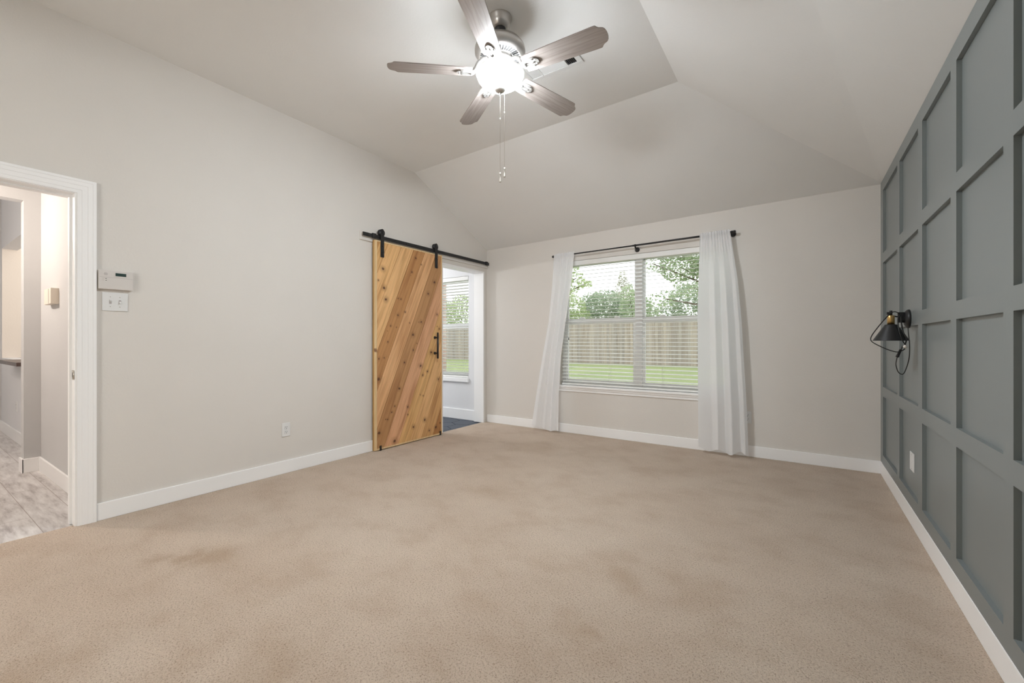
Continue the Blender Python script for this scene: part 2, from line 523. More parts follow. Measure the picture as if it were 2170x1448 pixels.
def thing(name, label, cat, loc, group=None):
    o = bpy.data.objects.new(name, None)
    o.empty_display_size = 0.05
    COL.objects.link(o)
    o.location = loc
    return tag(o, label, cat, group)
def tag(o, label, cat, group=None, kind=None):
    o['label'] = label
    o['category'] = cat
    if group:
        o['group'] = group
    if kind:
        o['kind'] = kind
    return o
def struct(o, label=None, cat=None):
    o['kind'] = 'structure'
    if label:
        o['label'] = label
    if cat:
        o['category'] = cat
    return o
def lerp(a, b, t):
    return a + (b - a) * t
def interp(tab, z):
    """piecewise linear: tab sorted by first value"""
    if z <= tab[0][0]:
        return tab[0][1]
    for (a, va), (b, vb) in zip(tab, tab[1:]):
        if z <= b:
            return lerp(va, vb, (z - a) / (b - a))
    return tab[-1][1]

# ------------------------------------------------------------------ room shell
LW, RW, BW, RR = -3.614, 0.563, 4.72, -1.2     # left, right (panel board face), back, rear
LT, BT = 0.16, 0.16
BAT = 0.545                                     # batten front face
Z_BL, Z_BR = 2.368, 2.432                       # ceiling at the back corners
L1, C1 = (3.385, 3.012), (-0.762, 3.32, 3.035)  # break of the vault at the left wall / hip point
L2Z, C2Z, R2Z = 3.06, 3.05, 2.335               # heights at the rear
# ceiling, 8 cm thick
m = MB()
CP = P = [(LW, BW, Z_BL), (RW, BW, Z_BR), (LW, L1[0], L1[1]), C1, (LW, RR, L2Z), (C1[0], RR, C2Z), (RW, RR, R2Z)]
T = [(x, y, z + 0.08) for x, y, z in P]
CF = F = [(0, 1, 3, 2), (1, 6, 5, 3), (2, 3, 5, 4)]
n = len(P)
m.faces(P + T, F + [tuple(i + n for i in f[::-1]) for f in F] + [(0, 1, n + 1, n), (1, 6, n + 6, n + 1), (6, 5, n + 5, n + 6), (5, 4, n + 4, n + 5), (4, 2, n + 2, n + 4), (2, 0, n, n + 2)])
struct(m.build('ceiling', M['ceil']), 'vaulted pale grey ceiling sloping down to the back and right walls', 'ceiling')

def ltop(y):
    return interp([(RR, L2Z), (L1[0], L1[1]), (BW, Z_BL)], y) + 0.03
D1 = (-0.17, 0.678, 2.019)      # hall doorway hole
D2 = (3.82, 4.657, 2.066)       # barn door opening hole
m = MB()
def lw_piece(y0, y1, z0):
    ys = [y0] + [y for y in (L1[0],) if y0 < y < y1] + [y1]
    poly = [(y0, z0), (y1, z0)] + [(y, ltop(y)) for y in reversed(ys)]
    m.prism(poly, 0, LW - LT, LW)
lw_piece(RR, D1[0], 0); lw_piece(D1[0], D1[1], D1[2]); lw_piece(D1[1], D2[0], 0); lw_piece(D2[0], D2[1], D2[2]); lw_piece(D2[1], BW, 0)
struct(m.build('wall_left', M['wall']), 'long greige left wall holding the sliding door', 'wall')

W1 = (-2.475, -0.575, 0.575, 2.087)   # bedroom window hole
W2 = (-4.86, -3.943, 0.585, 2.05)   # bathroom window hole
m = MB()
zt = lambda x: lerp(Z_BL, Z_BR, (x - LW) / (RW - LW)) + 0.03
def bw_piece(x0, x1, z0, z1=None):
    m.prism([(x0, z0), (x1, z0), (x1, zt(x1) if z1 is None else z1), (x0, zt(x0) if z1 is None else z1)], 1, BW, BW + BT)
bw_piece(LW - 0.08, W1[0], 0); bw_piece(W1[0], W1[1], 0, W1[2]); bw_piece(W1[0], W1[1], W1[3]); bw_piece(W1[1], RW + 0.1, 0)
struct(m.build('wall_back', M['wall']), 'greige back wall around the curtained window', 'wall')

m = MB()
m.prism([(RR, 0), (BW, 0), (BW, Z_BR + 0.03), (RR, R2Z + 0.03)], 0, RW, RW + 0.12)
wr = struct(m.build('wall_right', M['dark']), 'dark charcoal green board and batten right wall', 'wall')
# battens, each a part
ctop = lambda y: lerp(Z_BR, R2Z, (BW - y) / (BW - RR))
rail_top = lambda y: ctop(y) - 0.084
ZR = [(0.107, 0.182), (0.660, 0.740), (1.206, 1.284), (1.752, 1.832)]
def batten_prism(poly, name):
    mm = MB()
    mm.prism(poly, 0, BAT, RW)
    mm.build(name, M['dark'], wr)
VB = [(4.60, 4.72), (3.885, 3.967), (3.217, 3.317), (2.584, 2.67), (1.984, 2.066), (1.36, 1.442), (0.74, 0.822), (0.12, 0.202), (-0.5, -0.418), (RR, RR + 0.08)]
for (y0, y1) in VB:
    batten_prism([(y0, ZR[0][1]), (y1, ZR[0][1]), (y1, rail_top(y1)), (y0, rail_top(y0))], 'batten')
gaps = [(VB[i + 1][1], VB[i][0]) for i in range(len(VB) - 1)]
for (z0, z1) in ZR[1:]:
    for (y0, y1) in gaps:
        batten_prism([(y0, z0), (y1, z0), (y1, z1), (y0, z1)], 'cross_batten')
batten_prism([(RR, ZR[0][0]), (BW, ZR[0][0]), (BW, ZR[0][1]), (RR, ZR[0][1])], 'bottom_rail')
batten_prism([(RR, rail_top(RR)), (BW, rail_top(BW)), (BW, ctop(BW) + 0.004), (RR, ctop(RR) + 0.004)], 'top_rail')

# rear wall (behind the camera) with a wide opening added to let the fill lamp in
m = MB()
def zrear(x):
    return (L2Z if x <= C1[0] else lerp(C2Z, R2Z, (x - C1[0]) / (RW - C1[0]))) + 0.03
for (x0, x1, z0) in ((LW - LT, -3.4, 0), (-3.4, -1.2, 2.4), (-1.2, RW + 0.1, 0)):
    xs = [x for x in (C1[0],) if x0 < x < x1]
    m.prism([(x0, z0), (x1, z0), (x1, zrear(x1))] + [(x, zrear(x)) for x in xs] + [(x0, zrear(x0))], 1, RR - 0.12, RR)
struct(m.build('wall_rear', M['wall']), 'greige rear wall behind the viewpoint', 'wall')
m = MB(); m.box((-3.7, -3.2, 0), (-0.9, -3.08, 2.6)); m.box((-3.7, -3.2, 2.5), (-0.9, RR - 0.12, 2.6)); m.box((-3.7, -3.1, 0), (-3.58, RR - 0.12, 2.5)); m.box((-1.02, -3.1, 0), (-0.9, RR - 0.12, 2.5))  # unseen bay added to house the fill lamp
struct(m.build('wall_fill_bay', M['wall']), 'greige walls added behind the viewpoint around the fill lamp', 'wall')

# floors
m = MB(); m.box((LW - 0.03, -3.1, -0.06), (RW + 0.05, BW, 0.0))
struct(m.build('floor', M['carpet']), 'beige cut pile carpet floor with worn patches', 'floor')
m = MB(); m.box((-8.4, -1.6, -0.06), (LW - 0.03, 2.5, -0.004))
struct(m.build('floor_hall', M['plank']), 'grey beige plank floor of the hallway', 'floor')

# baseboards
def bb(name, boxes, label):
    m = MB()
    for a, b in boxes:
        m.box(a, b, 0, 0.004)
    return struct(m.build(name, M['white']), label, 'baseboard')
bb('baseboard_left', [((LW, 0.755, 0), (LW + 0.013, 3.82, 0.108)), ((LW, RR, 0), (LW + 0.013, -0.25, 0.108))], 'white baseboard along the left wall')
bb('baseboard_back', [((LW + 0.013, BW - 0.013, 0), (0.543, BW, 0.105))], 'white baseboard under the curtained window')
bb('baseboard_right', [((0.5425, RR, 0), (RW, BW, 0.107))], 'white baseboard below the dark panelled wall')

# hall doorway trim: jambs, stop and stepped casing
jy = D1[1]
m = MB()
m.box((LW - LT - 0.004, 0.66, 0), (LW + 0.002, jy, 2.0))
m.box((LW - LT - 0.004, D1[0], 0), (LW + 0.002, D1[0] + 0.018, 2.0))
m.box((LW - LT - 0.004, D1[0], 2.0), (LW + 0.002, jy, D1[2]))
m.box((LW - 0.10, 0.649, 0), (LW - 0.065, 0.66, 1.99)); m.box((LW - 0.10, D1[0] + 0.018, 1.989), (LW - 0.065, 0.66, 2.0))
tr1 = struct(m.build('trim_1', M['white']), 'white jamb and casing of the hallway opening', 'trim')
m = MB()
for (a, b, th) in ((0.670, 0.690, 0.010), (0.690, 0.716, 0.013), (0.716, 0.738, 0.016), (0.738, 0.753, 0.019)):
    e = a - 0.67
    f = b - 0.67
    m.prism([(a, 0), (b, 0), (b, 2.004 + f), (a, 2.004 + e)], 0, LW, LW + th)
    ya, yb = D1[0] + 0.008 - e, D1[0] + 0.008 - f
    m.prism([(yb, 0), (ya, 0), (ya, 2.004 + e), (yb, 2.004 + f)], 0, LW, LW + th)
    m.prism([(ya, 2.004 + e), (a, 2.004 + e), (b, 2.004 + f), (yb, 2.004 + f)], 0, LW, LW + th)
m.build('casing', M['white'], tr1)
m = MB(); m.box((LW - 0.052, 0.6575, 0.88), (LW - 0.006, 0.661, 0.937), 0, 0.001); m.box((LW - 0.036, 0.6565, 0.893), (LW - 0.022, 0.658, 0.923), 1)
m.cyl((LW - 0.006, 0.659, 0.885), (LW - 0.006, 0.659, 0.932), 0.006, 10)
o = m.build('strike_plate', [M['steel'], M['slot']], tr1); o['label'] = 'satin steel strike plate'

# bathroom opening trim: white jamb board, head board, header board behind the rail
m = MB()
m.box((LW - LT - 0.003, 4.637, 0), (LW + 0.003, D2[1], 2.046)); m.box((LW - LT - 0.003, D2[0], 0), (LW + 0.003, D2[0] + 0.02, 2.046)); m.box((LW - LT - 0.003, D2[0], 2.046), (LW + 0.003, D2[1], D2[2]))
struct(m.build('trim_2', M['white']), 'white jamb boards of the bathroom opening', 'trim')
m = MB(); m.box((LW, 2.655, 2.118), (LW + 0.018, BW - 0.002, 2.206), 0, 0.002)
struct(m.build('trim_3', M['wall']), 'pale header board screwed to the wall behind the rail', 'trim')

# ------------------------------------------------------------------ bathroom beyond the opening
BX0, BX1, BY0 = -6.3, LW - LT, 2.3
m = MB(); m.box((BX0 - 0.1, BY0 - 0.1, 0), (BX0, BW, 2.5)); m.box((BX0, BY0 - 0.1, 0), (BX1, BY0, 2.5))
struct(m.build('wall_bath_left', M['bathwall']), 'cool grey bathroom walls beyond the opening', 'wall')
m = MB()
for (x0, x1, z0, z1) in ((BX0 - 0.1, W2[0], 0, 2.5), (W2[0], W2[1], 0, W2[2]), (W2[0], W2[1], W2[3], 2.5), (W2[1], LW - 0.08, 0, 2.5)):
    m.box((x0, BW, z0), (x1, BW + BT, z1))
struct(m.build('wall_bath_back', M['bathwall']), 'cool grey bathroom wall around the smaller window', 'wall')
m = MB(); m.box((BX0 - 0.1, BY0 - 0.1, 2.44), (BX1, BW + 0.02, 2.54))
struct(m.build('ceiling_bath', M['white']), 'white bathroom ceiling', 'ceiling')
m = MB()
m.box((BX0, BY0, -0.06), (LW - 0.03, BW, -0.014), 1)
hr, hx = 0.165, 0
gx = hr * math.sqrt(3)
row = 0
y = BY0
def clip_poly(poly, ax, lim, keep_less):
    out = []
    for i, p in enumerate(poly):
        q = poly[(i + 1) % len(poly)]
        pin = (p[ax] <= lim) if keep_less else (p[ax] >= lim)
        qin = (q[ax] <= lim) if keep_less else (q[ax] >= lim)
        if pin:
            out.append(p)
        if pin != qin:
            k = (lim - p[ax]) / (q[ax] - p[ax])
            out.append(tuple(lerp(p[i2], q[i2], k) for i2 in range(2)))
    return out
while y < BW + hr:
    x = BX0 + (gx / 2 if row % 2 else 0)
    while x < LW + gx:
        poly = [(x + (hr - 0.004) * math.sin(math.pi / 3 * k), y + (hr - 0.004) * math.cos(math.pi / 3 * k)) for k in range(6)][::-1]
        for ax, lim, kl in ((0, LW - 0.031, True), (0, BX0, False), (1, BW, True), (1, BY0, False)):
            poly = clip_poly(poly, ax, lim, kl)
            if len(poly) < 3:
                break
        if len(poly) >= 3:
            m.prism(poly, 2, -0.014, -0.009, 0)
        x += gx
    y += hr * 1.5
    row += 1
struct(m.build('floor_bath', [M['tile'], M['grout']]), 'blue grey hexagon slate tile bathroom floor', 'floor')
bb('baseboard_bath', [((BX0, BW - 0.014, -0.009), (BX1, BW, 0.135))], 'white baseboard below the bathroom window')

# ------------------------------------------------------------------ hallway beyond the left doorway
HY = 0.79
m = MB()
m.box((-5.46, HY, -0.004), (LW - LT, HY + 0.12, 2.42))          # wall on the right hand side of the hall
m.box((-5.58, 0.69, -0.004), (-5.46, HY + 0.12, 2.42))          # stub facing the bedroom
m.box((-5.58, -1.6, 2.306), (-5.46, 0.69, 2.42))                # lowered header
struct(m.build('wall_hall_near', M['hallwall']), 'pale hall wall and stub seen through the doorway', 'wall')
m = MB(); m.box((-5.6, -1.6, 2.40), (LW - LT, HY + 0.1, 2.5)); m.box((-8.4, -1.6, 2.95), (-5.58, 3.2, 3.05))
struct(m.build('ceiling_hall', M['ceil']), 'flat hall ceiling', 'ceiling')
m = MB()
PX0, PX1, PZ0, PZ1 = -8.29, -5.95, 0.905, 2.27
FY = 0.865
m.box((-8.4, FY, -0.004), (PX0, FY + 0.13, 2.95)); m.box((PX0, FY, -0.004), (PX1, FY + 0.13, PZ0)); m.box((PX0, FY, PZ1), (PX1, FY + 0.13, 2.95)); m.box((PX1, FY, -0.004), (-5.5, FY + 0.13, 2.95))
struct(m.build('wall_hall_far', M['bathwall']), 'pale half wall with a tall pass-through opening down the hall', 'wall')
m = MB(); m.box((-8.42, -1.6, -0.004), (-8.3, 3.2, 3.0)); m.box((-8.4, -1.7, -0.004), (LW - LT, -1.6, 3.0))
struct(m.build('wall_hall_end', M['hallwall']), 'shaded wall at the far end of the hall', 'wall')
m = MB(); m.box((-8.3, FY + 0.002, 0.906), (-8.285, 2.45, 2.9)); m.box((-8.4, 2.45, -0.004), (-5.0, 2.5, 3.0)); m.box((-5.0, 1.0, -0.004), (-4.9, 2.5, 3.0))
struct(m.build('wall_cream', M['creamwall']), 'warm cream wall beyond the pass-through opening', 'wall')
m = MB(); m.box((-8.3, 1.0, 2.94), (-4.9, 2.5, 2.99))
bbh = [((-5.447, HY - 0.014, -0.004), (LW - LT - 0.004, HY, 0.115)), ((-5.46, 0.677, -0.004), (-5.446, HY, 0.115)), ((-5.58, 0.676, -0.004), (-5.446, 0.69, 0.115)),
       ((-8.3, FY - 0.014, -0.004), (-5.58, FY, 0.125)), ((-8.3, -1.6, -0.004), (-8.286, FY - 0.014, 0.125))]
m.bm.free()
bb('baseboard_hall', bbh, 'white baseboards along the hall walls')
m = MB(); m.box((-7.42, 0.745, 0.868), (-6.27, FY + 0.15, 0.906), 0, 0.004)
tag(m.build('wooden_ledge', M['walnut'], None, (-6.8, 0.8, 0.868)), 'dark walnut ledge capping the half wall down the hall', 'shelf')

# ------------------------------------------------------------------ windows
def window(name, W, mull, rail_z, label):
    x0, x1, z0, z1 = W
    ya, yb = 4.80, 4.862
    m = MB()
    fr = 0.035
    m.box((x0, ya, z0), (x0 + fr, yb, z1)); m.box((x1 - fr, ya, z0), (x1, yb, z1)); m.box((x0 + fr, ya, z0), (x1 - fr, yb, z0 + fr)); m.box((x0 + fr, ya, z1 - fr), (x1 - fr, yb, z1))
    bays = [(x0 + fr, x1 - fr)]
    if mull:
        m.box((mull[0], ya - 0.012, z0), (mull[1], yb, z1), 0, 0.004)
        bays = [(x0 + fr, mull[0]), (mull[1], x1 - fr)]
    root = struct(m.build(name, M['vinyl']), label, 'window')
    for (a, b) in bays:
        s = MB()
        e = 0.028
        # lower sash stands forward of the upper one
        s.box((a, ya + 0.006, z0 + fr), (a + e, ya + 0.03, rail_z[1])); s.box((b - e, ya + 0.006, z0 + fr), (b, ya + 0.03, rail_z[1]))
        s.box((a + e, ya + 0.006, z0 + fr), (b - e, ya + 0.03, z0 + fr + 0.04)); s.box((a, ya + 0.002, rail_z[0]), (b, ya + 0.034, rail_z[1]), 0, 0.004)
        s.box((a, ya + 0.034, rail_z[0]), (a + 0.02, yb - 0.004, z1 - fr)); s.box((b - 0.02, ya + 0.034, rail_z[0]), (b, yb - 0.004, z1 - fr)); s.box((a, ya + 0.034, z1 - fr - 0.02), (b, yb - 0.004, z1 - fr))
        for k in (0.25, 0.75):
            xc = lerp(a, b, k)
            s.box((xc - 0.03, ya - 0.004, rail_z[1] - 0.004), (xc + 0.03, ya + 0.026, rail_z[1] + 0.012), 0, 0.004)
        so = s.build('sash', M['vinyl'], root)
        g = MB()
        g.box((a + e - 0.004, ya + 0.016, z0 + fr + 0.036), (b - e + 0.004, ya + 0.020, rail_z[0] + 0.004))
        g.build('pane', M['glass'], so)
        g = MB()
        g.box((a + 0.016, ya + 0.044, rail_z[1] - 0.01), (b - 0.016, ya + 0.048, z1 - fr - 0.016))
        g.build('pane', M['glass'], so)
    return root
w1 = window('window_1', W1, (-1.562, -1.482), (1.325, 1.388), 'wide white twin sash window onto the back yard')
w2 = window('window_2', W2, None, (1.30, 1.37), 'white bathroom sash window beside the sliding door')
# stool and apron
m = MB()
m.box((W1[0] - 0.045, BW - 0.036, 0.552), (W1[1] + 0.045, BW, 0.577), 0, 0.007); m.box((W1[0], BW - 0.002, 0.555), (W1[1], 4.80, 0.577))
m.build('window_sill', M['white'], w1)
m = MB(); m.prism([(BW, 0.552), (BW - 0.022, 0.552), (BW - 0.022, 0.535), (BW - 0.013, 0.524), (BW - 0.013, 0.505), (BW, 0.505)], 0, W1[0] - 0.02, W1[1] + 0.02)
m.build('apron', M['white'], w1)
m = MB(); m.box((W2[0] - 0.03, BW - 0.03, 0.528), (W2[1] + 0.012, BW, 0.588), 0, 0.005); m.box((W2[0], BW - 0.002, 0.565), (W2[1], 4.80, 0.588))
m.build('window_sill', M['white'], w2)

def blind(W, tilt, label, x_cords, wand):
    x0, x1, z0, z1 = W[0] + 0.014, W[1] - 0.014, W[2] + 0.003, W[3]
    yc = 4.757
    root = thing('window_blind', label, 'blind', ((x0 + x1) / 2, yc, z0 + 0.001), 'white slatted blinds in the windows')
    m = MB(); m.box((x0, yc - 0.03, z1 - 0.058), (x1, yc + 0.03, z1 - 0.002), 0, 0.004)
    m.build('headrail', M['slat'], root)
    zs0, zs1 = z0 + 0.05, z1 - 0.085
    n = int(round((zs1 - zs0) / 0.0428))
    m = MB()
    for i in range(n + 1):
        z = lerp(zs0, zs1, i / n)
        hy, hz = 0.0245 * math.cos(tilt), 0.0245 * math.sin(tilt)
        th = 0.0016
        m.prism([(yc - hy, z - hz - th), (yc, z - th + 0.0012), (yc + hy, z + hz - th), (yc + hy, z + hz + th), (yc, z + th + 0.0012), (yc - hy, z - hz + th)], 0, x0 + 0.004, x1 - 0.004)
    m.build('slats', M['slat'], root)
    m = MB(); m.box((x0 + 0.004, yc - 0.026, z0 + 0.004), (x1 - 0.004, yc + 0.026, z0 + 0.024), 0, 0.005)
    m.build('bottom_rail', M['slat'], root)
    m = MB()
    for xc in x_cords:
        for yy in (-0.0265, 0.0265):
            m.cyl((xc, yc + yy, z0 + 0.02), (xc, yc + yy, z1 - 0.05), 0.0011, 6)
    m.build('ladder_cords', M['slat'], root)
    if wand:
        m = MB(); m.cyl((wand, yc - 0.036, 1.16), (wand, yc - 0.036, z1 - 0.03), 0.0014, 6); m.cyl((wand + 0.012, yc - 0.036, 1.16), (wand + 0.004, yc - 0.036, z1 - 0.03), 0.0014, 6)
        pc = m.build('pull_cord', M['slat'], root)
        m = MB(); m.lathe([(0, 0), (0.006, 0.002), (0.005, 0.02), (0.002, 0.034), (0, 0.035)], (wand, yc - 0.036, 1.128), 10)
        o = m.build('tassel', M['slot'], pc); o['label'] = 'dark cord tassel'
    return root
blind(W1, 0.10, 'wide white slatted blind filling the curtained twin window', [-2.36, -1.85, -1.25, -0.70], -2.36)
blind(W2, -0.18, 'narrow white slatted blind in the bathroom window', [-4.7, -4.4, -4.05], None)

# ------------------------------------------------------------------ curtain rod and curtains
rz = lambda x: 2.150 + (x + 2.5) * 0.0115
RY = 4.64
root = thing('curtain_rod', 'thin black curtain rod mounted above the wide window', 'curtain rod', (-1.53, BW, 2.15))
m = MB(); m.cyl((-2.52, RY, rz(-2.52)), (-1.54, RY, rz(-1.54)), 0.0075, 14); m.cyl((-1.545, RY, rz(-1.545)), (-0.553, RY, rz(-0.553)), 0.0098, 14)
m.build('pole', M['black'], root)
for xb in (-2.50, -1.515, -0.565):
    m = MB(); zb = rz(xb)
    zz = zb - (0.034 if xb == -1.515 else 0.006)
    m.lathe([(0, -0.001), (0.027, -0.001), (0.027, -0.008), (0.022, -0.014), (0.01, -0.018), (0, -0.018)], (xb, BW, zz), 24, axis=1)
    m.tube([(xb, BW - 0.012, zz), (xb, RY + 0.03, zz), (xb, RY + 0.008, zz + (zb - zz) * 0.5), (xb, RY, zb)], 0.009, 12)
    m.lathe([(0, 0.0), (0.013, 0.0), (0.013, 0.018), (0, 0.018)], (xb - 0.009, RY, zb), 14, axis=0)
    m.build('bracket', M['black'], root)
for xe, sg in ((-2.53, -1), (-0.545, 1)):
    m = MB(); m.lathe([(0, -0.012), (0.0125, -0.012), (0.0145, 0.0), (0.0125, 0.012), (0, 0.014)], (xe, RY, rz(xe)), 18, axis=0)
    m.build('end_cap', M['black'], root)

def smooth_tab(tab, z):
    return interp(tab, z)
def curtain(label, left, right, zb_fn, folds, seed, ztop_fn):
    """left/right: tables (z, x) of the hanging edges; folds: list of (u, depth, width) soft ridges"""
    rr = random.Random(seed)
    nu, nz = 150, 90
    m = MB()
    verts = []
    ph = [rr.uniform(0, 6.28) for _ in range(8)]
    for j in range(nz + 1):
        tz = j / nz
        for i in range(nu + 1):
            u = i / nu
            zt_ = ztop_fn(u) + 0.004 * math.sin(u * 90 + ph[0])
            zb = zb_fn(u)
            z = lerp(zb, zt_, tz)
            xl, xr = interp(left, z), interp(right, z)
            x = lerp(xl, xr, u)
            gather = max(0.0, (z - 1.85) / 0.33)
            hang = min(1.0, max(0.0, (2.14 - z) / 0.55))
            small = 0.0045 * math.sin(u * 70 + ph[1] + 1.5 * math.sin(u * 9)) * min(1, gather) + 0.002 * math.sin(u * 131 + ph[2]) * min(1, gather)
            d = 0.0
            dx = 0.0
            for q in range(-2, 3):          # zigzag pleats with slightly rounded creases
                d += interp(folds, u + q * 0.008) / 5
            y = RY - 0.014 + small - d * hang * (0.6 + 0.4 * (1 - tz))
            rodz = ztop_fn(u) - 0.03
            y += -0.006 * math.exp(-((z - rodz) / 0.016) ** 2) + 0.006 * math.exp(-((z - rodz + 0.03) / 0.010) ** 2)
            x += dx * hang * 0.6
            y += 0.012 * (1 - tz) * math.sin(u * 7 + ph[3]) * hang
            verts.append((x, min(y, 4.684), z))
    W = nu + 1
    fs = [(j * W + i, j * W + i + 1, (j + 1) * W + i + 1, (j + 1) * W + i) for j in range(nz) for i in range(nu)]
    m.faces(verts, fs, 0, True)
    o = m.build('curtain', M['voile'], None, (lerp(left[0][1], right[0][1], .5), RY, zb_fn(.5)), weld=False)
    return tag(o, label, 'curtain', 'sheer white curtains on the black rod')
curtain('sheer white curtain panel drifting leftward at the left end of the rod',
        [(0.0, -2.835), (0.5, -2.75), (0.95, -2.665), (1.35, -2.585), (1.8, -2.535), (2.10, -2.515), (2.2, -2.507)],
        [(0.0, -2.425), (0.5, -2.42), (0.95, -2.392), (1.35, -2.335), (1.8, -2.268), (2.1, -2.245), (2.2, -2.238)],
        lambda u: (0.058 - 0.02 * u) - 0.026 * math.exp(-((u - 0.66) / 0.2) ** 2),
        [(0, 0.0), (0.20, 0.04), (0.36, 0.012), (0.50, 0.055), (0.66, 0.03), (0.74, 0.07), (0.88, 0.02), (1.0, 0.045)], 3, lambda u: rz(lerp(-2.51, -2.24, u)) + 0.026)
curtain('wider sheer white curtain panel hanging at the right end of the rod',
        [(0.0, -0.855), (0.8, -0.862), (1.4, -0.866), (2.0, -0.855), (2.2, -0.852)],
        [(0.0, -0.418), (0.5, -0.435), (0.9, -0.458), (1.3, -0.478), (1.7, -0.512), (2.0, -0.555), (2.2, -0.583)],
        lambda u: 0.045 + 0.018 * math.cos(u * 15.0) - 0.006 * u,
        [(0, 0.055), (0.28, 0.035), (0.42, 0.085), (0.56, 0.015), (0.70, 0.08), (0.86, 0.01), (0.94, 0.055), (1.0, 0.03)], 5, lambda u: rz(lerp(-0.85, -0.58, u)) + 0.027)

# ------------------------------------------------------------------ barn door
DX0, DX1 = -3.592, -3.554
dr = thing('barn_door', 'sliding barn door of diagonal knotty cedar planks edged in pale pine', 'door', (DX1 - 0.02, DOOR_Y0, DOOR_Z0))
m = MB(); m.box((DX0, DOOR_Y0, DOOR_Z0), (DX1 - 0.014, DOOR_Y1, DOOR_Z1))
m.build('door_core', M['pinecore'], dr)
seams = [1.751, 1.345, 0.945, 0.557, 0.165, -0.235, -0.655, -1.035, -1.415, -1.84]
seams = [2.6] + seams + [-2.7]
seams[0] = 2.16
TONES = [(0.752, 0.456, 0.194), (0.821, 0.502, 0.228), (0.798, 0.49, 0.228), (0.524, 0.268, 0.105), (0.752, 0.439, 0.217), (0.524, 0.285, 0.125), (0.73, 0.41, 0.228), (0.775, 0.479, 0.205), (0.798, 0.49, 0.228), (0.684, 0.399, 0.171), (0.479, 0.228, 0.08)]
py0, py1, pz0, pz1 = DOOR_Y0 + 0.024, DOOR_Y1 - 0.014, DOOR_Z0 + 0.016, DOOR_Z1 - 0.014
m = MB()
for k in range(11):
    a, b = seams[k] if k else 4.5, seams[k + 1]
    a -= 0.006; b += 0.006
    ln = lambda c, y: c + SL * (y - 2.8)
    poly = [(2.0, ln(b, 2.0)), (4.6, ln(b, 4.6)), (4.6, ln(a, 4.6)), (2.0, ln(a, 2.0))]
    for ax, lim, kl in ((0, py1, True), (0, py0, False), (1, pz1, True), (1, pz0, False)):
        poly = clip_poly(poly, ax, lim, kl)
        if len(poly) < 3:
            break
    if len(poly) >= 3:
        m.prism(poly, 0, DX1 - 0.016, DX1 - 0.004, 0, tone=TONES[k])
o = m.build('plank_panel', M['cedar'], dr)
m = MB()
m.box((DX1 - 0.016, DOOR_Y0, DOOR_Z0), (DX1, py0, DOOR_Z1), 0, 0.0015); m.box((DX1 - 0.016, py1, DOOR_Z0), (DX1, DOOR_Y1, DOOR_Z1), 0, 0.0015)
m.box((DX1 - 0.016, py0, DOOR_Z0), (DX1, py1, pz0), 0, 0.0015); m.box((DX1 - 0.016, py0, pz1), (DX1, py1, DOOR_Z1), 0, 0.0015)
m.build('edge_trim', M['pine'], dr)['label'] = 'thin pale pine edging strips'
# pull handle
m = MB(); m.cyl((DX1 + 0.046, 3.645, 0.912), (DX1 + 0.046, 3.645, 1.214), 0.0105, 18)
h = m.build('handle', M['black'], dr); h['label'] = 'black bar pull handle'
for z in (0.974, 1.155):
    m = MB(); m.lathe([(0, -0.005), (0.0165, -0.005), (0.0165, 0.002), (0.011, 0.008), (0.008, 0.03), (0.008, 0.045), (0, 0.045)], (DX1, 3.645, z), 18, axis=0)
    m.build('handle_post', M['black'], h)
# bottom guides
for y in (2.865, 3.735):
    m = MB(); m.box((DX1 - 0.002, y - 0.011, 0.0), (DX1 + 0.006, y + 0.011, 0.05), 0, 0.002); m.box((DX1 - 0.03, y - 0.011, 0.0), (DX1 + 0.006, y + 0.011, 0.007), 0, 0.002)
    m.build('floor_guide', M['black'], dr)['label'] = 'small black clip at the foot of the door'
# hangers (straps with wheels over the rail)
RZ0, RZ1 = 2.154, 2.191
RXF = -3.5555
for y in (2.885, 3.665):
    m = MB(); cw = 0.0205
    pts = [(y - cw, 1.97), (y + cw, 1.97), (y + cw, 2.235)] + [(y + cw * math.cos(a), 2.235 + 0.024 * math.sin(a)) for a in [math.pi * k / 10 for k in range(1, 10)]] + [(y - cw, 2.235)]
    m.prism(pts, 0, DX1, DX1 + 0.006)
    hg = m.build('hanger_strap', M['black'], dr)
    m = MB(); m.lathe([(0, -0.030), (0.036, -0.030), (0.036, -0.024), (0.030, -0.020), (0.030, -0.012), (0.036, -0.008), (0.036, -0.001), (0, -0.001)], (DX1, y, RZ1 + 0.0305), 28, axis=0)
    m.build('wheel', M['black'], hg)
    for z in (2.222, 2.085, 2.005):
        m = MB(); m.lathe([(0, -0.001), (0.0105, -0.001), (0.0105, 0.005), (0.006, 0.008), (0, 0.008)], (DX1 + 0.006, y, z), 14, axis=0)
        m.build('bolt', M['black'], hg)
# rail
rl = thing('sliding_door_rail', 'black flat steel rail above the bathroom opening', 'rail', (LW, 3.69, 2.17))
m = MB(); m.box((RXF - 0.018, 2.664, RZ0), (RXF - 0.011, 4.706, RZ1), 0, 0.001)
m.build('bar', M['black'], rl)
for y in (2.74, 3.23, 3.72, 4.21, 4.66):
    m = MB(); m.cyl((LW + 0.017, y, 2.1725), (RXF - 0.0125, y, 2.1725), 0.011, 14); m.lathe([(0.011, 0), (0.011, 0.004), (0.006, 0.007), (0, 0.007)], (RXF - 0.011, y, 2.1725), 12, axis=0)
    m.build('standoff', M['black'], rl)
for y in (2.795, 4.655):
    m = MB(); m.box((RXF - 0.022, y - 0.022, RZ0 - 0.004), (RXF - 0.003, y + 0.022, RZ1 + 0.008), 0, 0.003)
    m.build('end_stop', M['black'], rl)

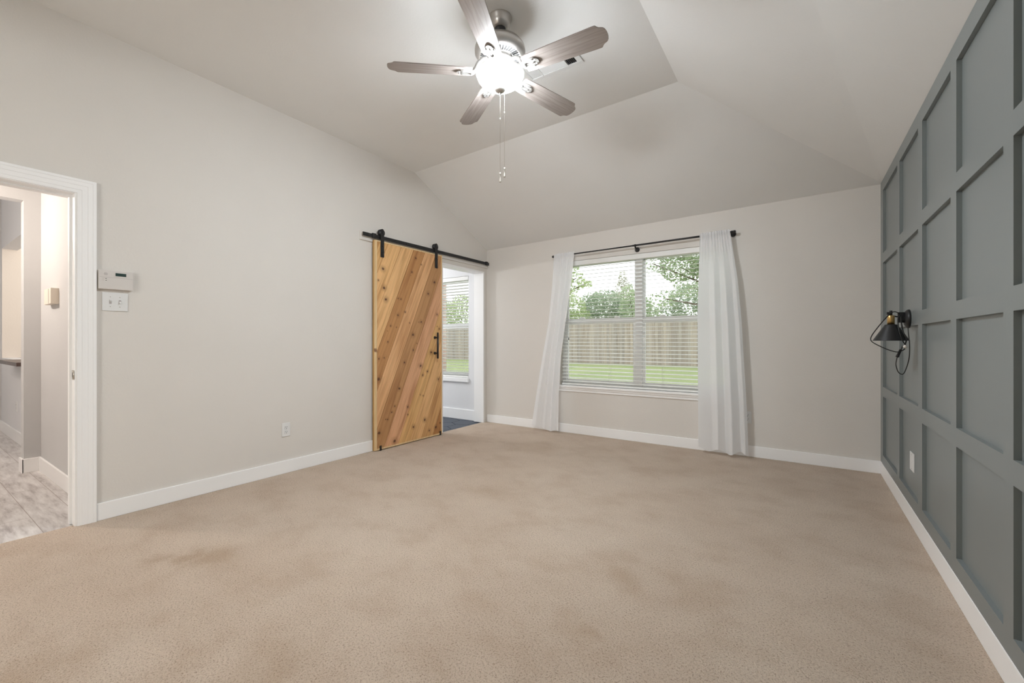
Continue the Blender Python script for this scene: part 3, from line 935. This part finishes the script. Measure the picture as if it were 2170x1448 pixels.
# ------------------------------------------------------------------ ceiling fan
FX, FY_, = -1.488, 2.072
fan = thing('ceiling_fan', 'five blade nickel ceiling fan with a lit white glass bowl', 'ceiling fan', (FX, FY_, 3.045))
def lathe(name, prof, mat, n=48, parent=fan):
    m = MB(); m.lathe(prof, (FX, FY_, 0), n)
    return m.build(name, mat, parent)
lathe('canopy', [(0, 3.05), (0.070, 3.05), (0.070, 3.035), (0.068, 3.022), (0.062, 3.012), (0.060, 2.998), (0.056, 2.990), (0.048, 2.975), (0.040, 2.968), (0, 2.968)], M['nickel'])
lathe('ball_joint', [(0, 2.975), (0.034, 2.972), (0.034, 2.958), (0.028, 2.945), (0.018, 2.938), (0, 2.938)], M['black'])['label'] = 'black ball joint under the canopy'
lathe('downrod', [(0.014, 2.95), (0.014, 2.865), (0, 2.865)], M['nickel'], 20)
lathe('motor_housing', [(0, 2.892), (0.045, 2.892), (0.075, 2.886), (0.118, 2.880), (0.132, 2.872), (0.137, 2.862), (0.147, 2.853), (0.151, 2.838), (0.150, 2.822), (0.140, 2.806), (0.128, 2.797), (0.122, 2.795), (0, 2.795)], M['nickel'], 64)
m = MB()
for k in range(40):
    a = 2 * math.pi * k / 40
    ca, sa = math.cos(a), math.sin(a)
    def pt(r, w, z):
        return (FX + r * ca - w * sa, FY_ + r * sa + w * ca, z)
    w = 0.0050
    vs = [pt(0.082, -w, 2.7965), pt(0.118, -w, 2.7965), pt(0.118, w, 2.7965), pt(0.082, w, 2.7965), pt(0.082, -w, 2.7938), pt(0.118, -w, 2.7938), pt(0.118, w, 2.7938), pt(0.082, w, 2.7938)]
    m.faces(vs, [(0, 1, 2, 3), (7, 6, 5, 4), (0, 4, 5, 1), (1, 5, 6, 2), (2, 6, 7, 3), (3, 7, 4, 0)])
m.build('vent_slots', plain('slot_shade_black', (0.02, 0.02, 0.02), 0.6), fan)  # solid near-black bars paint the shade inside the motor slots
lathe('switch_housing', [(0, 2.796), (0.076, 2.796), (0.076, 2.775), (0.070, 2.770), (0.055, 2.765), (0.055, 2.715), (0.04, 2.71), (0, 2.71)], M['nickel'])
# glass bowl: open at the top, thin walled
bowl_o = [(0.138, 2.694), (0.136, 2.683), (0.128, 2.665), (0.112, 2.647), (0.088, 2.631), (0.058, 2.620), (0.028, 2.614), (0.012, 2.613)]
bowl_i = [(r - 0.003 if r > 0.02 else r, z + 0.003) for r, z in bowl_o][::-1]
m = MB(); m.lathe(bowl_o, (FX, FY_, 0), 64, 0); m.lathe(bowl_i + [bowl_o[0]], (FX, FY_, 0), 64, 1)
m.build('glass_bowl', [M['bowl'], M['bowl_in']], fan)['label'] = 'glowing white frosted glass bowl'
lathe('bowl_rim', [(0.138, 2.6935), (0.1425, 2.695), (0.144, 2.700), (0.141, 2.703), (0.134, 2.701), (0.135, 2.695), (0.138, 2.6935)], M['lip'], 64)['label'] = 'pale glass lip of the bowl'
lathe('finial', [(0, 2.626), (0.034, 2.624), (0.0365, 2.616), (0.034, 2.606), (0.026, 2.596), (0.014, 2.589), (0.008, 2.586), (0.0075, 2.580), (0.005, 2.575), (0.0035, 2.572), (0.004, 2.568), (0.002, 2.564), (0, 2.564)], M['nickel'])
# blades
R_T = 0.655
HALF = [(0.165, 0.050), (0.175, 0.0545), (0.20, 0.0575), (0.30, 0.0615), (0.45, 0.0655), (0.58, 0.0685), (0.602, 0.0685), (0.609, 0.066), (0.615, 0.0575), (0.623, 0.050), (0.633, 0.046), (0.643, 0.041), (0.650, 0.031), (0.654, 0.016), (R_T, 0.0)]
PITCH = math.radians(-12)
for k in range(5):
    a = math.radians(-140.2 - 72 * k)
    rot = Matrix.Rotation(a, 4, 'Z')
    outline = HALF[:-1] + [(R_T, 0.0)] + [(r, -w) for r, w in reversed(HALF[:-1])]
    th = 0.003
    bm_ = MB()
    n = len(outline)
    vs = [(r, w, -th) for r, w in outline] + [(r, w, th) for r, w in outline]
    bm_.faces(vs, [tuple(range(n)), tuple(range(n, 2 * n))[::-1]] + [(i, (i + 1) % n, n + (i + 1) % n, n + i) for i in range(n)])
    b = bm_.build('blade', M['oak'])
    b.parent = fan
    b.matrix_parent_inverse = Matrix.Identity(4)
    b.matrix_local = Matrix.Translation((0, 0, 2.705 - 3.045)) @ rot @ Matrix.Rotation(PITCH, 4, 'X')
    # iron: rises to the motor, plate under the blade
    im = MB()
    plate = [(0.156, 0.020), (0.165, 0.026), (0.185, 0.030), (0.215, 0.031), (0.232, 0.029), (0.238, 0.024), (0.240, 0.019), (0.248, 0.017), (0.254, 0.011), (0.257, 0.004), (0.2575, 0.0)]
    pl = plate + [(r, -w) for r, w in reversed(plate[:-1])]
    im.prism(pl, 2, -0.009, -0.003)
    for w in (-0.022, 0.0, 0.022):
        im.tube([(0.164, w * 0.8, -0.0085), (0.175, w * 0.85, -0.010), (0.222, w, -0.010), (0.232, w, -0.0085)], 0.004, 10)
    for (r, w) in ((0.242, 0.012), (0.242, -0.012)):
        im.lathe([(0.0035, -0.008), (0.003, -0.0105), (0, -0.011)], (r, w, 0), 10)
    im.tube([(0.075, 0, 0.075), (0.10, 0, 0.072), (0.128, 0, 0.05), (0.145, 0, 0.018), (0.16, 0, -0.004), (0.18, 0, -0.007)], 0.012, 10, r2=0.012)
    io = im.build('blade_iron', M['ironm'])
    io.parent = b
    io.matrix_parent_inverse = Matrix.Identity(4)
# pull chains (hang behind the bowl)
cam_f = Vector((-math.sin(YAW), math.cos(YAW), 0)); cam_r = Vector((math.cos(YAW), math.sin(YAW), 0))
ctr = Vector((FX, FY_, 0))
for (side, zb) in ((-0.004, 2.118), (0.023, 2.150)):
    p = ctr + cam_f * 0.165 + cam_r * side
    m = MB(); m.tube([(ctr.x + cam_f.x * 0.05, ctr.y + cam_f.y * 0.05, 2.735), (ctr.x + cam_f.x * 0.12, ctr.y + cam_f.y * 0.12, 2.74), (p.x, p.y, 2.715), (p.x, p.y, zb + 0.05)], 0.0009, 6)
    zc = 2.52 if side < 0 else 2.56
    m.lathe([(0, zc + 0.006), (0.0025, zc + 0.004), (0.0025, zc - 0.004), (0, zc - 0.006)], (p.x, p.y, 0), 8)
    pc = m.build('pull_chain', M['steel'], fan)
    m = MB(); m.lathe([(0, zb + 0.062), (0.004, zb + 0.060), (0.006, zb + 0.054), (0.0055, zb + 0.048), (0.0035, zb + 0.045), (0.0045, zb + 0.025), (0.0065, zb + 0.004), (0.0065, zb), (0, zb)], (p.x, p.y, 0), 14)
    m.build('pull_knob', M['steel'], pc)

# ------------------------------------------------------------------ ceiling air register
vx0, vx1, vy0, vy1 = -1.665, -1.238, 2.478, 2.712
from mathutils.bvhtree import BVHTree
ceil_tree = BVHTree.FromPolygons([Vector(p) for p in CP], CF[:3])
zc = min(ceil_tree.ray_cast(Vector((x, y, 1)), Vector((0, 0, 1)))[0].z for x in (vx0, vx1) for y in (vy0, vy1)) - 0.0008
vent = thing('air_register', 'white rectangular three-way air register on the ceiling beside the fan', 'air vent', ((vx0 + vx1) / 2, (vy0 + vy1) / 2, zc))
m = MB()
bw = 0.026
zf = zc - 0.008
for a, b in (((vx0, vy0), (vx1, vy0 + bw)), ((vx0, vy1 - bw), (vx1, vy1)), ((vx0, vy0 + bw), (vx0 + bw + 0.01, vy1 - bw)), ((vx1 - bw - 0.012, vy0 + bw), (vx1, vy1 - bw))):
    m.box((*a, zf), (*b, zc + 0.006), 0, 0.002)
xa, xb = vx0 + bw + 0.01 + 0.085, vx1 - bw - 0.012 - 0.075
for x in (xa, xb):
    m.box((x - 0.006, vy0 + bw, zf), (x + 0.006, vy1 - bw, zc))
m.build('frame', M['plastic'], vent)
m = MB(); m.box((vx0 + 0.02, vy0 + 0.02, zc - 0.0012), (vx1 - 0.02, vy1 - 0.02, zc - 0.0002))  # thin black sheet stands in for the shade inside the duct
m.build('duct_shade_sheet', M['duct'], vent)['label'] = 'black sheet painted as the shaded duct behind the slats'
m = MB()
def slat_y(x, tilt):   # slat running along Y
    dx = 0.0052 * math.cos(tilt) * (0.42 if tilt < 0 else 1); dz = 0.005 * math.sin(tilt)
    zz = zf + 0.0042
    m.prism([(x - dx, zz - dz * .7), (x + dx, zz + dz * .7), (x + dx, zz + dz * .7 + 0.0009), (x - dx, zz - dz * .7 + 0.0009)], 1, vy0 + bw, vy1 - bw)
k = vx0 + bw + 0.016
while k < xa - 0.008:
    slat_y(k, 0.5); k += 0.0092
k = xb + 0.012
while k < vx1 - bw - 0.016:
    slat_y(k, -0.95); k += 0.0122
k = vy0 + bw + 0.006
while k < vy1 - bw - 0.004:
    dy, dz = 0.0052, 0.002
    zz = zf + 0.0042
    m.prism([(k - dy, zz + dz), (k + dy, zz - dz), (k + dy, zz - dz + 0.0009), (k - dy, zz + dz + 0.0009)], 0, xa + 0.006, xb - 0.006)
    k += 0.0125
bmesh.ops.remove_doubles(m.bm, verts=list(m.bm.verts), dist=1e-7)
m.build('slats', M['plastic'], vent)
for (x, y) in ((vx0 + 0.012, 2.595), (vx1 - 0.012, 2.595)):
    m = MB(); m.lathe([(0, zf + 0.001), (0.004, zf + 0.001), (0.004, zf), (0.003, zf - 0.0015), (0, zf - 0.002)], (x, y, 0), 10)
    m.build('screw', M['steel'], vent)

# ------------------------------------------------------------------ wall plates and small devices
def outlet(loc, normal, label, duplex=True, w=0.070, h=0.115, group='white outlet plates'):
    """plate on a wall; normal is '+x', '-x' or '-y'"""
    root = thing('wall_outlet', label, 'outlet', loc, group)
    def P3(u, v, d):
        if normal == '+x':
            return (loc[0] + d, loc[1] + u, loc[2] + v)
        if normal == '-x':
            return (loc[0] - d, loc[1] - u, loc[2] + v)
        return (loc[0] + u, loc[1] - d, loc[2] + v)
    def bx(mm, u0, u1, v0, v1, d0, d1, mi=0, bev=0.0):
        mm.box(P3(u0, v0, d0), P3(u1, v1, d1), mi, bev)
    m = MB(); bx(m, -w / 2, w / 2, -h / 2, h / 2, 0, 0.006, 0, 0.003)
    m.build('cover_plate', M['plastic'], root)
    if duplex:
        for s in (-1, 1):
            m = MB(); bx(m, -0.0165, 0.0165, s * 0.0195 - 0.014, s * 0.0195 + 0.014, 0.004, 0.0078, 0, 0.0015)
            for u in (-0.0065, 0.0065):
                bx(m, u - 0.0013, u + 0.0013, s * 0.0195 - 0.001, s * 0.0195 + 0.0085, 0.0076, 0.0081, 1)
            bx(m, -0.0025, 0.0025, s * 0.0195 - 0.0105, s * 0.0195 - 0.0055, 0.0076, 0.0081, 1)
            m.build('socket', [M['plastic'], M['slot']], root)
    for v in ((0.0,) if duplex else (-0.042, 0.042)):
        m = MB()
        bx(m, -0.002, 0.002, v - 0.002, v + 0.002, 0.0055, 0.0072, 0, 0.0005)
        m.build('screw', M['steel'], root)
    return root
outlet((LW, 1.930, 0.366), '+x', 'white duplex outlet low on the greige wall left of the wooden door')
outlet((RW, 3.566, 0.370), '-x', 'white blank cover plate low on the dark panelled wall', False, 0.112, 0.112)
outlet((-0.440, BW, 0.377), '-y', 'white outlet peeking out behind the right curtain hem')
outlet((-7.235, FY, 0.386), '-y', 'tiny white outlet under the dark ledge down the hall')

# alarm keypad
kx = LW
kp = thing('alarm_keypad', 'cream alarm keypad with a small dark display beside the doorway', 'keypad', (kx, 0.843, 1.495))
m = MB(); m.box((kx, 0.765, 1.440), (kx + 0.012, 0.922, 1.555)); m.box((kx + 0.010, 0.760, 1.437), (kx + 0.027, 0.926, 1.557), 0, 0.004)
m.build('case', M['cream'], kp)
m = MB(); m.box((kx + 0.026, 0.764, 1.510), (kx + 0.0275, 0.922, 1.5112)); m.build('seam', M['greyprint'], kp)
m = MB(); m.box((kx + 0.0255, 0.832, 1.517), (kx + 0.0285, 0.896, 1.547), 0, 0.001)
bz = m.build('bezel', M['cream'], kp)
m = MB(); m.box((kx + 0.0282, 0.838, 1.5225), (kx + 0.0292, 0.890, 1.5415)); m.build('display', M['lcd'], bz)['label'] = 'dark green display'
m = MB()
for j in range(-3, 4):
    hw = math.sqrt(max(0.0, 1 - (j / 3.6) ** 2)) * 0.0095
    m.box((kx + 0.0268, 0.793 - hw, 1.531 + j * 0.0024 - 0.0006), (kx + 0.0274, 0.793 + hw, 1.531 + j * 0.0024 + 0.0006))
m.build('speaker_grille', M['greyprint'], kp)
for z in (1.502, 1.491):
    m = MB(); m.lathe([(0, 0.026), (0.0024, 0.026), (0.0024, 0.0265), (0.0022, 0.0278), (0, 0.0280)], (kx, 0.794, z), 10, axis=0)
    m.build('indicator_light', M['slot'], kp)
    m = MB(); m.box((kx + 0.0264, 0.776, z - 0.0006), (kx + 0.0273, 0.787, z + 0.0006))
    m.build('printed_mark', M['greyprint'], kp)

# light switch plate
sw = thing('light_switch', 'white double toggle switch plate below the alarm keypad', 'light switch', (kx, 0.842, 1.36))
m = MB(); m.box((kx, 0.781, 1.303), (kx + 0.006, 0.904, 1.418), 0, 0.003); m.build('cover_plate', M['plastic'], sw)
for y, up in ((0.819, 1), (0.865, -1)):
    m = MB(); m.box((kx + 0.004, y - 0.0055, 1.3485), (kx + 0.0068, y + 0.0055, 1.3725), 1); m.prism([(kx + 0.005, 1.3535), (kx + 0.005, 1.3675), (kx + 0.017, 1.3605 + up * 0.009 + 0.003), (kx + 0.017, 1.3605 + up * 0.009 - 0.003)], 1, y - 0.0038, y + 0.0038)
    m.build('toggle', [M['plastic'], M['greyprint']], sw)
for y in (0.819, 0.865):
    for z in (1.330, 1.391):
        m = MB(); m.lathe([(0, 0.005), (0.003, 0.005), (0.003, 0.0055), (0.0025, 0.007), (0, 0.0072)], (kx, y, z), 10, axis=0)
        m.build('screw', M['steel'], sw)

# thermostat-like box on the hall wall
ch = thing('door_chime', 'small ivory chime box on the hall wall inside the doorway', 'door chime', (-4.94, HY, 1.47))
m = MB(); m.prism([(-5.08, HY), (-4.80, HY), (-4.80, HY - 0.045), (-5.03, HY - 0.045), (-5.08, HY - 0.02)], 2, 1.405, 1.525); m.build('case', M['ivory'], ch)
m = MB(); m.box((-4.875, HY - 0.0465, 1.408), (-4.869, HY - 0.0445, 1.522)); m.build('seam', M['greyprint'], ch)

# ------------------------------------------------------------------ wall lamp
LX, LY = 0.4365, 3.38
lamp = thing('wall_lamp', 'black swing-arm wall lamp with cone shade and brass neck', 'lamp', (BAT, 3.55, 1.25))
m = MB(); m.lathe([(0, 0.0), (0.057, 0.0), (0.057, -0.008), (0.054, -0.014), (0.040, -0.024), (0.02, -0.028), (0, -0.028)], (BAT, 3.55, 1.25), 40, axis=0)
m.build('wall_plate', M['black'], lamp)
m = MB(); m.box((0.488, 3.530, 1.226), (0.520, 3.552, 1.291), 0, 0.003)
m.lathe([(0.006, 0.0), (0.006, -0.006), (0, -0.008)], (0.506, 3.530, 1.235), 10, axis=1); m.lathe([(0.006, 0.0), (0.006, -0.006), (0, -0.008)], (0.499, 3.530, 1.272), 10, axis=1)
m.build('bracket', M['black'], lamp)
m = MB(); m.tube([(0.492, 3.532, 1.262), (0.478, 3.49, 1.262), (LX + 0.01, LY + 0.02, 1.262), (LX, LY, 1.262)], 0.0042, 10)
m.build('arm', M['black'], lamp)
m = MB(); m.lathe([(0.0845, 1.1155), (0.085, 1.1145), (0.084, 1.1165), (0.0315, 1.205), (0.029, 1.2105), (0.014, 1.213), (0.014, 1.209), (0.027, 1.208), (0.0295, 1.2025), (0.082, 1.1145), (0.0845, 1.1155)], (LX, LY, 0), 56)
m.build('lamp_shade', M['black'], lamp)
m = MB(); m.lathe([(0, 1.211), (0.0175, 1.211), (0.0175, 1.262), (0.0155, 1.265), (0, 1.265)], (LX, LY, 0), 32)
m.build('neck', M['brass'], lamp)['label'] = 'brass neck'
m = MB(); m.lathe([(0, 1.264), (0.007, 1.264), (0.007, 1.292), (0.006, 1.294), (0, 1.294)], (LX, LY, 0), 20); m.box((LX - 0.019, LY - 0.004, 1.270), (LX - 0.006, LY + 0.004, 1.286), 0, 0.002)
m.build('knob', M['black'], lamp)
# cord: from the plate down, looped and bundled, over the neck
def bez(pts, sub=10):
    out = []
    P_ = [Vector(p) for p in pts]
    for i in range(len(P_) - 1):
        p0, p1, p2, p3 = P_[max(i - 1, 0)], P_[i], P_[i + 1], P_[min(i + 2, len(P_) - 1)]
        for k in range(sub):
            t_ = k / sub
            out.append(0.5 * ((2 * p1) + (-p0 + p2) * t_ + (2 * p0 - 5 * p1 + 4 * p2 - p3) * t_ ** 2 + (-p0 + 3 * p1 - 3 * p2 + p3) * t_ ** 3))
    out.append(P_[-1])
    return out
def lp(zx, zy, off):
    """measured spot of the cord, at a distance of 2.555 m + off"""
    px, py = zx / 7.62 + 1830, 630 + zy / 7.62
    return Vector((0, 0, CAM_H)) + (cam_f + cam_r * ((px - 1085) / 909.0) + Vector((0, 0, (724 - py) / 909.0))) * (2.555 + off)
m = MB()
m.tube(bez([lp(718, 478, 0.09), lp(725, 600, 0.075), lp(742, 760, 0.045), lp(738, 960, 0.045), lp(700, 1120, 0.06), lp(640, 1240, 0.07), lp(565, 1215, 0.07), lp(524, 1100, 0.05), lp(535, 1000, 0.0), lp(560, 930, -0.04), lp(600, 860, -0.06), lp(630, 790, -0.08)]), 0.0026, 8)
m.tube(bez([lp(590, 290, 0.02), lp(560, 340, -0.04), lp(560, 470, -0.075), lp(590, 600, -0.095), lp(640, 720, -0.10), lp(670, 760, -0.09)]), 0.0028, 8)
m.tube(bez([lp(600, 295, 0.02), lp(612, 420, -0.03), lp(640, 560, -0.07), lp(690, 680, -0.08), lp(668, 770, -0.085)]), 0.0036, 8)
m.tube(bez([lp(590, 285, 0.02), lp(540, 245, 0.0), lp(490, 235, -0.02), lp(440, 262, -0.03), lp(400, 295, -0.035), lp(320, 380, -0.05), lp(220, 500, -0.06), lp(140, 610, -0.075), lp(115, 680, -0.085), lp(150, 730, -0.09), lp(260, 790, -0.095), lp(400, 850, -0.095), lp(520, 883, -0.085), lp(580, 880, -0.07), lp(640, 855, -0.075), lp(668, 830, -0.085)]), 0.0026, 8)
cd = m.build('cord', M['cord'], lamp)
m = MB(); m.tube([lp(600, 850, -0.075), lp(565, 920, -0.075), lp(545, 965, -0.07)], 0.0068, 10)
m.build('cord_bundle', M['cord'], cd)
m = MB(); m.tube([lp(560, 935, -0.075), lp(540, 968, -0.07)], 0.008, 10)
m.build('inline_switch', M['black'], cd)
m = MB(); m.tube([lp(655, 790, -0.11), lp(690, 815, -0.11)], 0.0075, 8)
m.build('plug', M['plug'], cd)['label'] = 'pale plug tip'

# ------------------------------------------------------------------ outdoors
GZ = -0.10
m = MB(); m.box((-60, 4.89, GZ - 0.1), (30, 60, GZ))
struct(m.build('ground_lawn', M['lawn']), 'mown green lawn of the back yard', 'lawn')
m = MB(); m.box((-6.8, 4.885, GZ), (RW + 0.3, 4.90, 0.55)); m.bm.free()
fence = thing('board_fence', 'weathered grey brown privacy fence across the lawn', 'fence', (-8, 22, GZ))
m = MB()
x = -34.0
while x < 8:
    w = 0.142
    v = R.uniform(0.82, 1.12)
    g = R.uniform(0, 1)
    col = (lerp(0.46, 0.41, g) * v, lerp(0.395, 0.37, g) * v, lerp(0.335, 0.335, g) * v)
    m.box((x, 21.98 + R.uniform(-0.012, 0.006), GZ + 0.02), (x + w - 0.002, 22.0, 2.30 + R.uniform(-0.02, 0.02)), 0, tone=col)
    x += w
m.build('boards', M['fence'], fence)
m = MB()
for z in (0.3, 1.1, 1.9):
    m.box((-34, 22.0, z), (8, 22.04, z + 0.09), 0, tone=(0.4, 0.33, 0.27))
m.build('rails', M['fence'], fence)

def tree(name, label, base, clusters, mat, leaf_size, trunk_r, seed, branches=True):
    rr = random.Random(seed)
    root = thing(name, label, 'tree', base, 'trees beyond the yard')
    m = MB()
    for (cx, cy, cz_, rx, rz_, n) in clusters:
        for _ in range(n):
            while True:
                p = Vector((rr.uniform(-1, 1), rr.uniform(-1, 1), rr.uniform(-1, 1)))
                if p.length <= 1:
                    break
            if rr.random() < 0.5:
                p = p.normalized() * rr.uniform(0.75, 1.0)
            c = Vector((cx + p.x * rx, cy + p.y * rx, cz_ + p.z * rz_))
            u = Vector((rr.gauss(0, 1), rr.gauss(0, 1), rr.gauss(0, 0.7))).normalized()
            v = u.cross(Vector((rr.gauss(0, 1), rr.gauss(0, 1), rr.gauss(0, 1)))).normalized()
            s_ = leaf_size * rr.uniform(0.6, 1.3)
            a, b_, q, d = c - u * s_, c + v * s_ * 0.45, c + u * s_, c - v * s_ * 0.45
            m.faces([tuple(a), tuple(b_), tuple(q), tuple(d)], [(0, 1, 2, 3)])
    m.build('foliage', mat, root, weld=False)
    m = MB()
    top = max(c[2] for c in clusters)
    bx_, by_, bz_ = base
    m.tube([(bx_, by_, bz_), (bx_ + 0.05, by_, lerp(bz_, top, .4)), (bx_, by_, lerp(bz_, top, .8))], trunk_r, 8, r2=trunk_r * 0.4)
    if branches:
        for (cx, cy, cz_, rx, rz_, n) in clusters:
            m.tube([(bx_, by_, lerp(bz_, top, .35)), (lerp(bx_, cx, .5), lerp(by_, cy, .5), lerp(lerp(bz_, top, .35), cz_, .65)), (cx, cy, cz_)], trunk_r * 0.4, 6, r2=0.015)
    m.build('trunk', M['bark'], root)
    return root
tree('bushy_tree', 'bright yellow green bushy tree behind the fence, leftmost in the wide window', (-12.6, 25, GZ), [(-12.6, 25, 3.0, 1.3, 1.3, 1500), (-13.4, 25.4, 2.4, 1.2, 1.2, 900), (-11.7, 25, 2.3, 0.9, 0.9, 700)], M['leaf_a'], 0.10, 0.12, 11)
tree('bushy_tree', 'grey green bushy tree behind the fence, left of the window mullion', (-11.0, 27.5, GZ), [(-11.0, 27.5, 3.1, 1.5, 1.5, 2600), (-9.8, 27.5, 2.7, 1.2, 1.2, 1300), (-12.0, 27.8, 3.6, 1.0, 1.0, 700)], M['leaf_b'], 0.11, 0.13, 12)
tree('conifer_tree', 'thin dusty conifer tip rising behind the grey green tree', (-11.7, 33, GZ), [(-11.7, 33, 3.6, 1.3, 1.6, 900), (-11.7, 33, 4.9, 0.8, 1.2, 420), (-11.75, 33, 6.0, 0.35, 0.8, 130)], M['leaf_d'], 0.10, 0.10, 13, False)
tree('leafy_tree', 'green tree behind the fence close to the window mullion', (-8.3, 25.5, GZ), [(-8.3, 25.5, 3.0, 1.0, 1.3, 900), (-7.6, 25.5, 2.4, 0.9, 0.9, 700), (-8.7, 25.5, 3.9, 0.6, 0.7, 260)], M['leaf_c'], 0.11, 0.10, 14)
tree('leafy_tree', 'large green shade tree filling the right half of the wide window', (-1.2, 15.0, GZ), [(-2.6, 15, 4.2, 1.0, 0.6, 2000), (-3.4, 15, 3.6, 0.7, 0.5, 900), (-2.2, 15, 3.5, 0.9, 0.5, 1300), (-3.9, 15, 4.4, 0.7, 0.5, 900), (-3.0, 15.2, 2.9, 0.7, 0.35, 330), (-2.0, 15.2, 2.7, 0.8, 0.4, 420), (-3.0, 15, 4.9, 1.1, 0.5, 1300), (-0.8, 15, 4.2, 1.3, 1.3, 600), (-4.3, 15, 3.8, 0.4, 0.35, 120), (-4.0, 15.3, 2.6, 0.5, 0.3, 160)], M['leaf_c'], 0.062, 0.16, 15)
tree('hedge_tree', 'dense green trees behind the fence at the right side of the wide window', (-4.6, 29.5, GZ), [(-6.0, 29.5, 3.5, 1.4, 1.5, 1600), (-4.3, 29.5, 3.6, 1.6, 1.7, 1700), (-2.8, 29.5, 3.4, 1.3, 1.5, 1100), (-7.3, 29.5, 2.9, 1.0, 1.1, 800)], M['leaf_b'], 0.11, 0.12, 16)
tree('leafy_tree', 'overhanging branch tree seen in the upper left of the wide window', (-8.6, 12.6, GZ), [(-5.75, 12, 3.05, 0.30, 0.17, 110), (-5.45, 12, 2.85, 0.25, 0.12, 70), (-5.95, 12, 2.72, 0.25, 0.16, 80), (-5.9, 12, 3.4, 0.25, 0.12, 50), (-6.1, 12, 2.4, 0.2, 0.15, 50), (-9.6, 12.2, 3.75, 0.55, 0.30, 190), (-9.5, 12.2, 3.35, 0.25, 0.3, 80), (-8.9, 12.4, 4.6, 1.0, 0.8, 260)], M['leaf_a'], 0.065, 0.12, 17)
tree('bushy_tree', 'broad green bush behind the fence filling the bathroom window', (-23.0, 26, GZ), [(-22.2, 26, 3.2, 1.6, 1.6, 1700), (-24.6, 26, 3.0, 1.6, 1.7, 1600), (-20.2, 26, 2.6, 1.2, 1.2, 900), (-26.6, 26, 2.8, 1.4, 1.4, 900)], M['leaf_a'], 0.12, 0.14, 18)
m = MB(); m.box((-9.0, 5.3, GZ), (-5.74, 6.2, 3.2))
tag(m.build('brick_wing', M['brick'], None, (-7.2, 5.8, GZ)), 'pinkish brick wing of the house outside the bathroom window', 'brick wall')
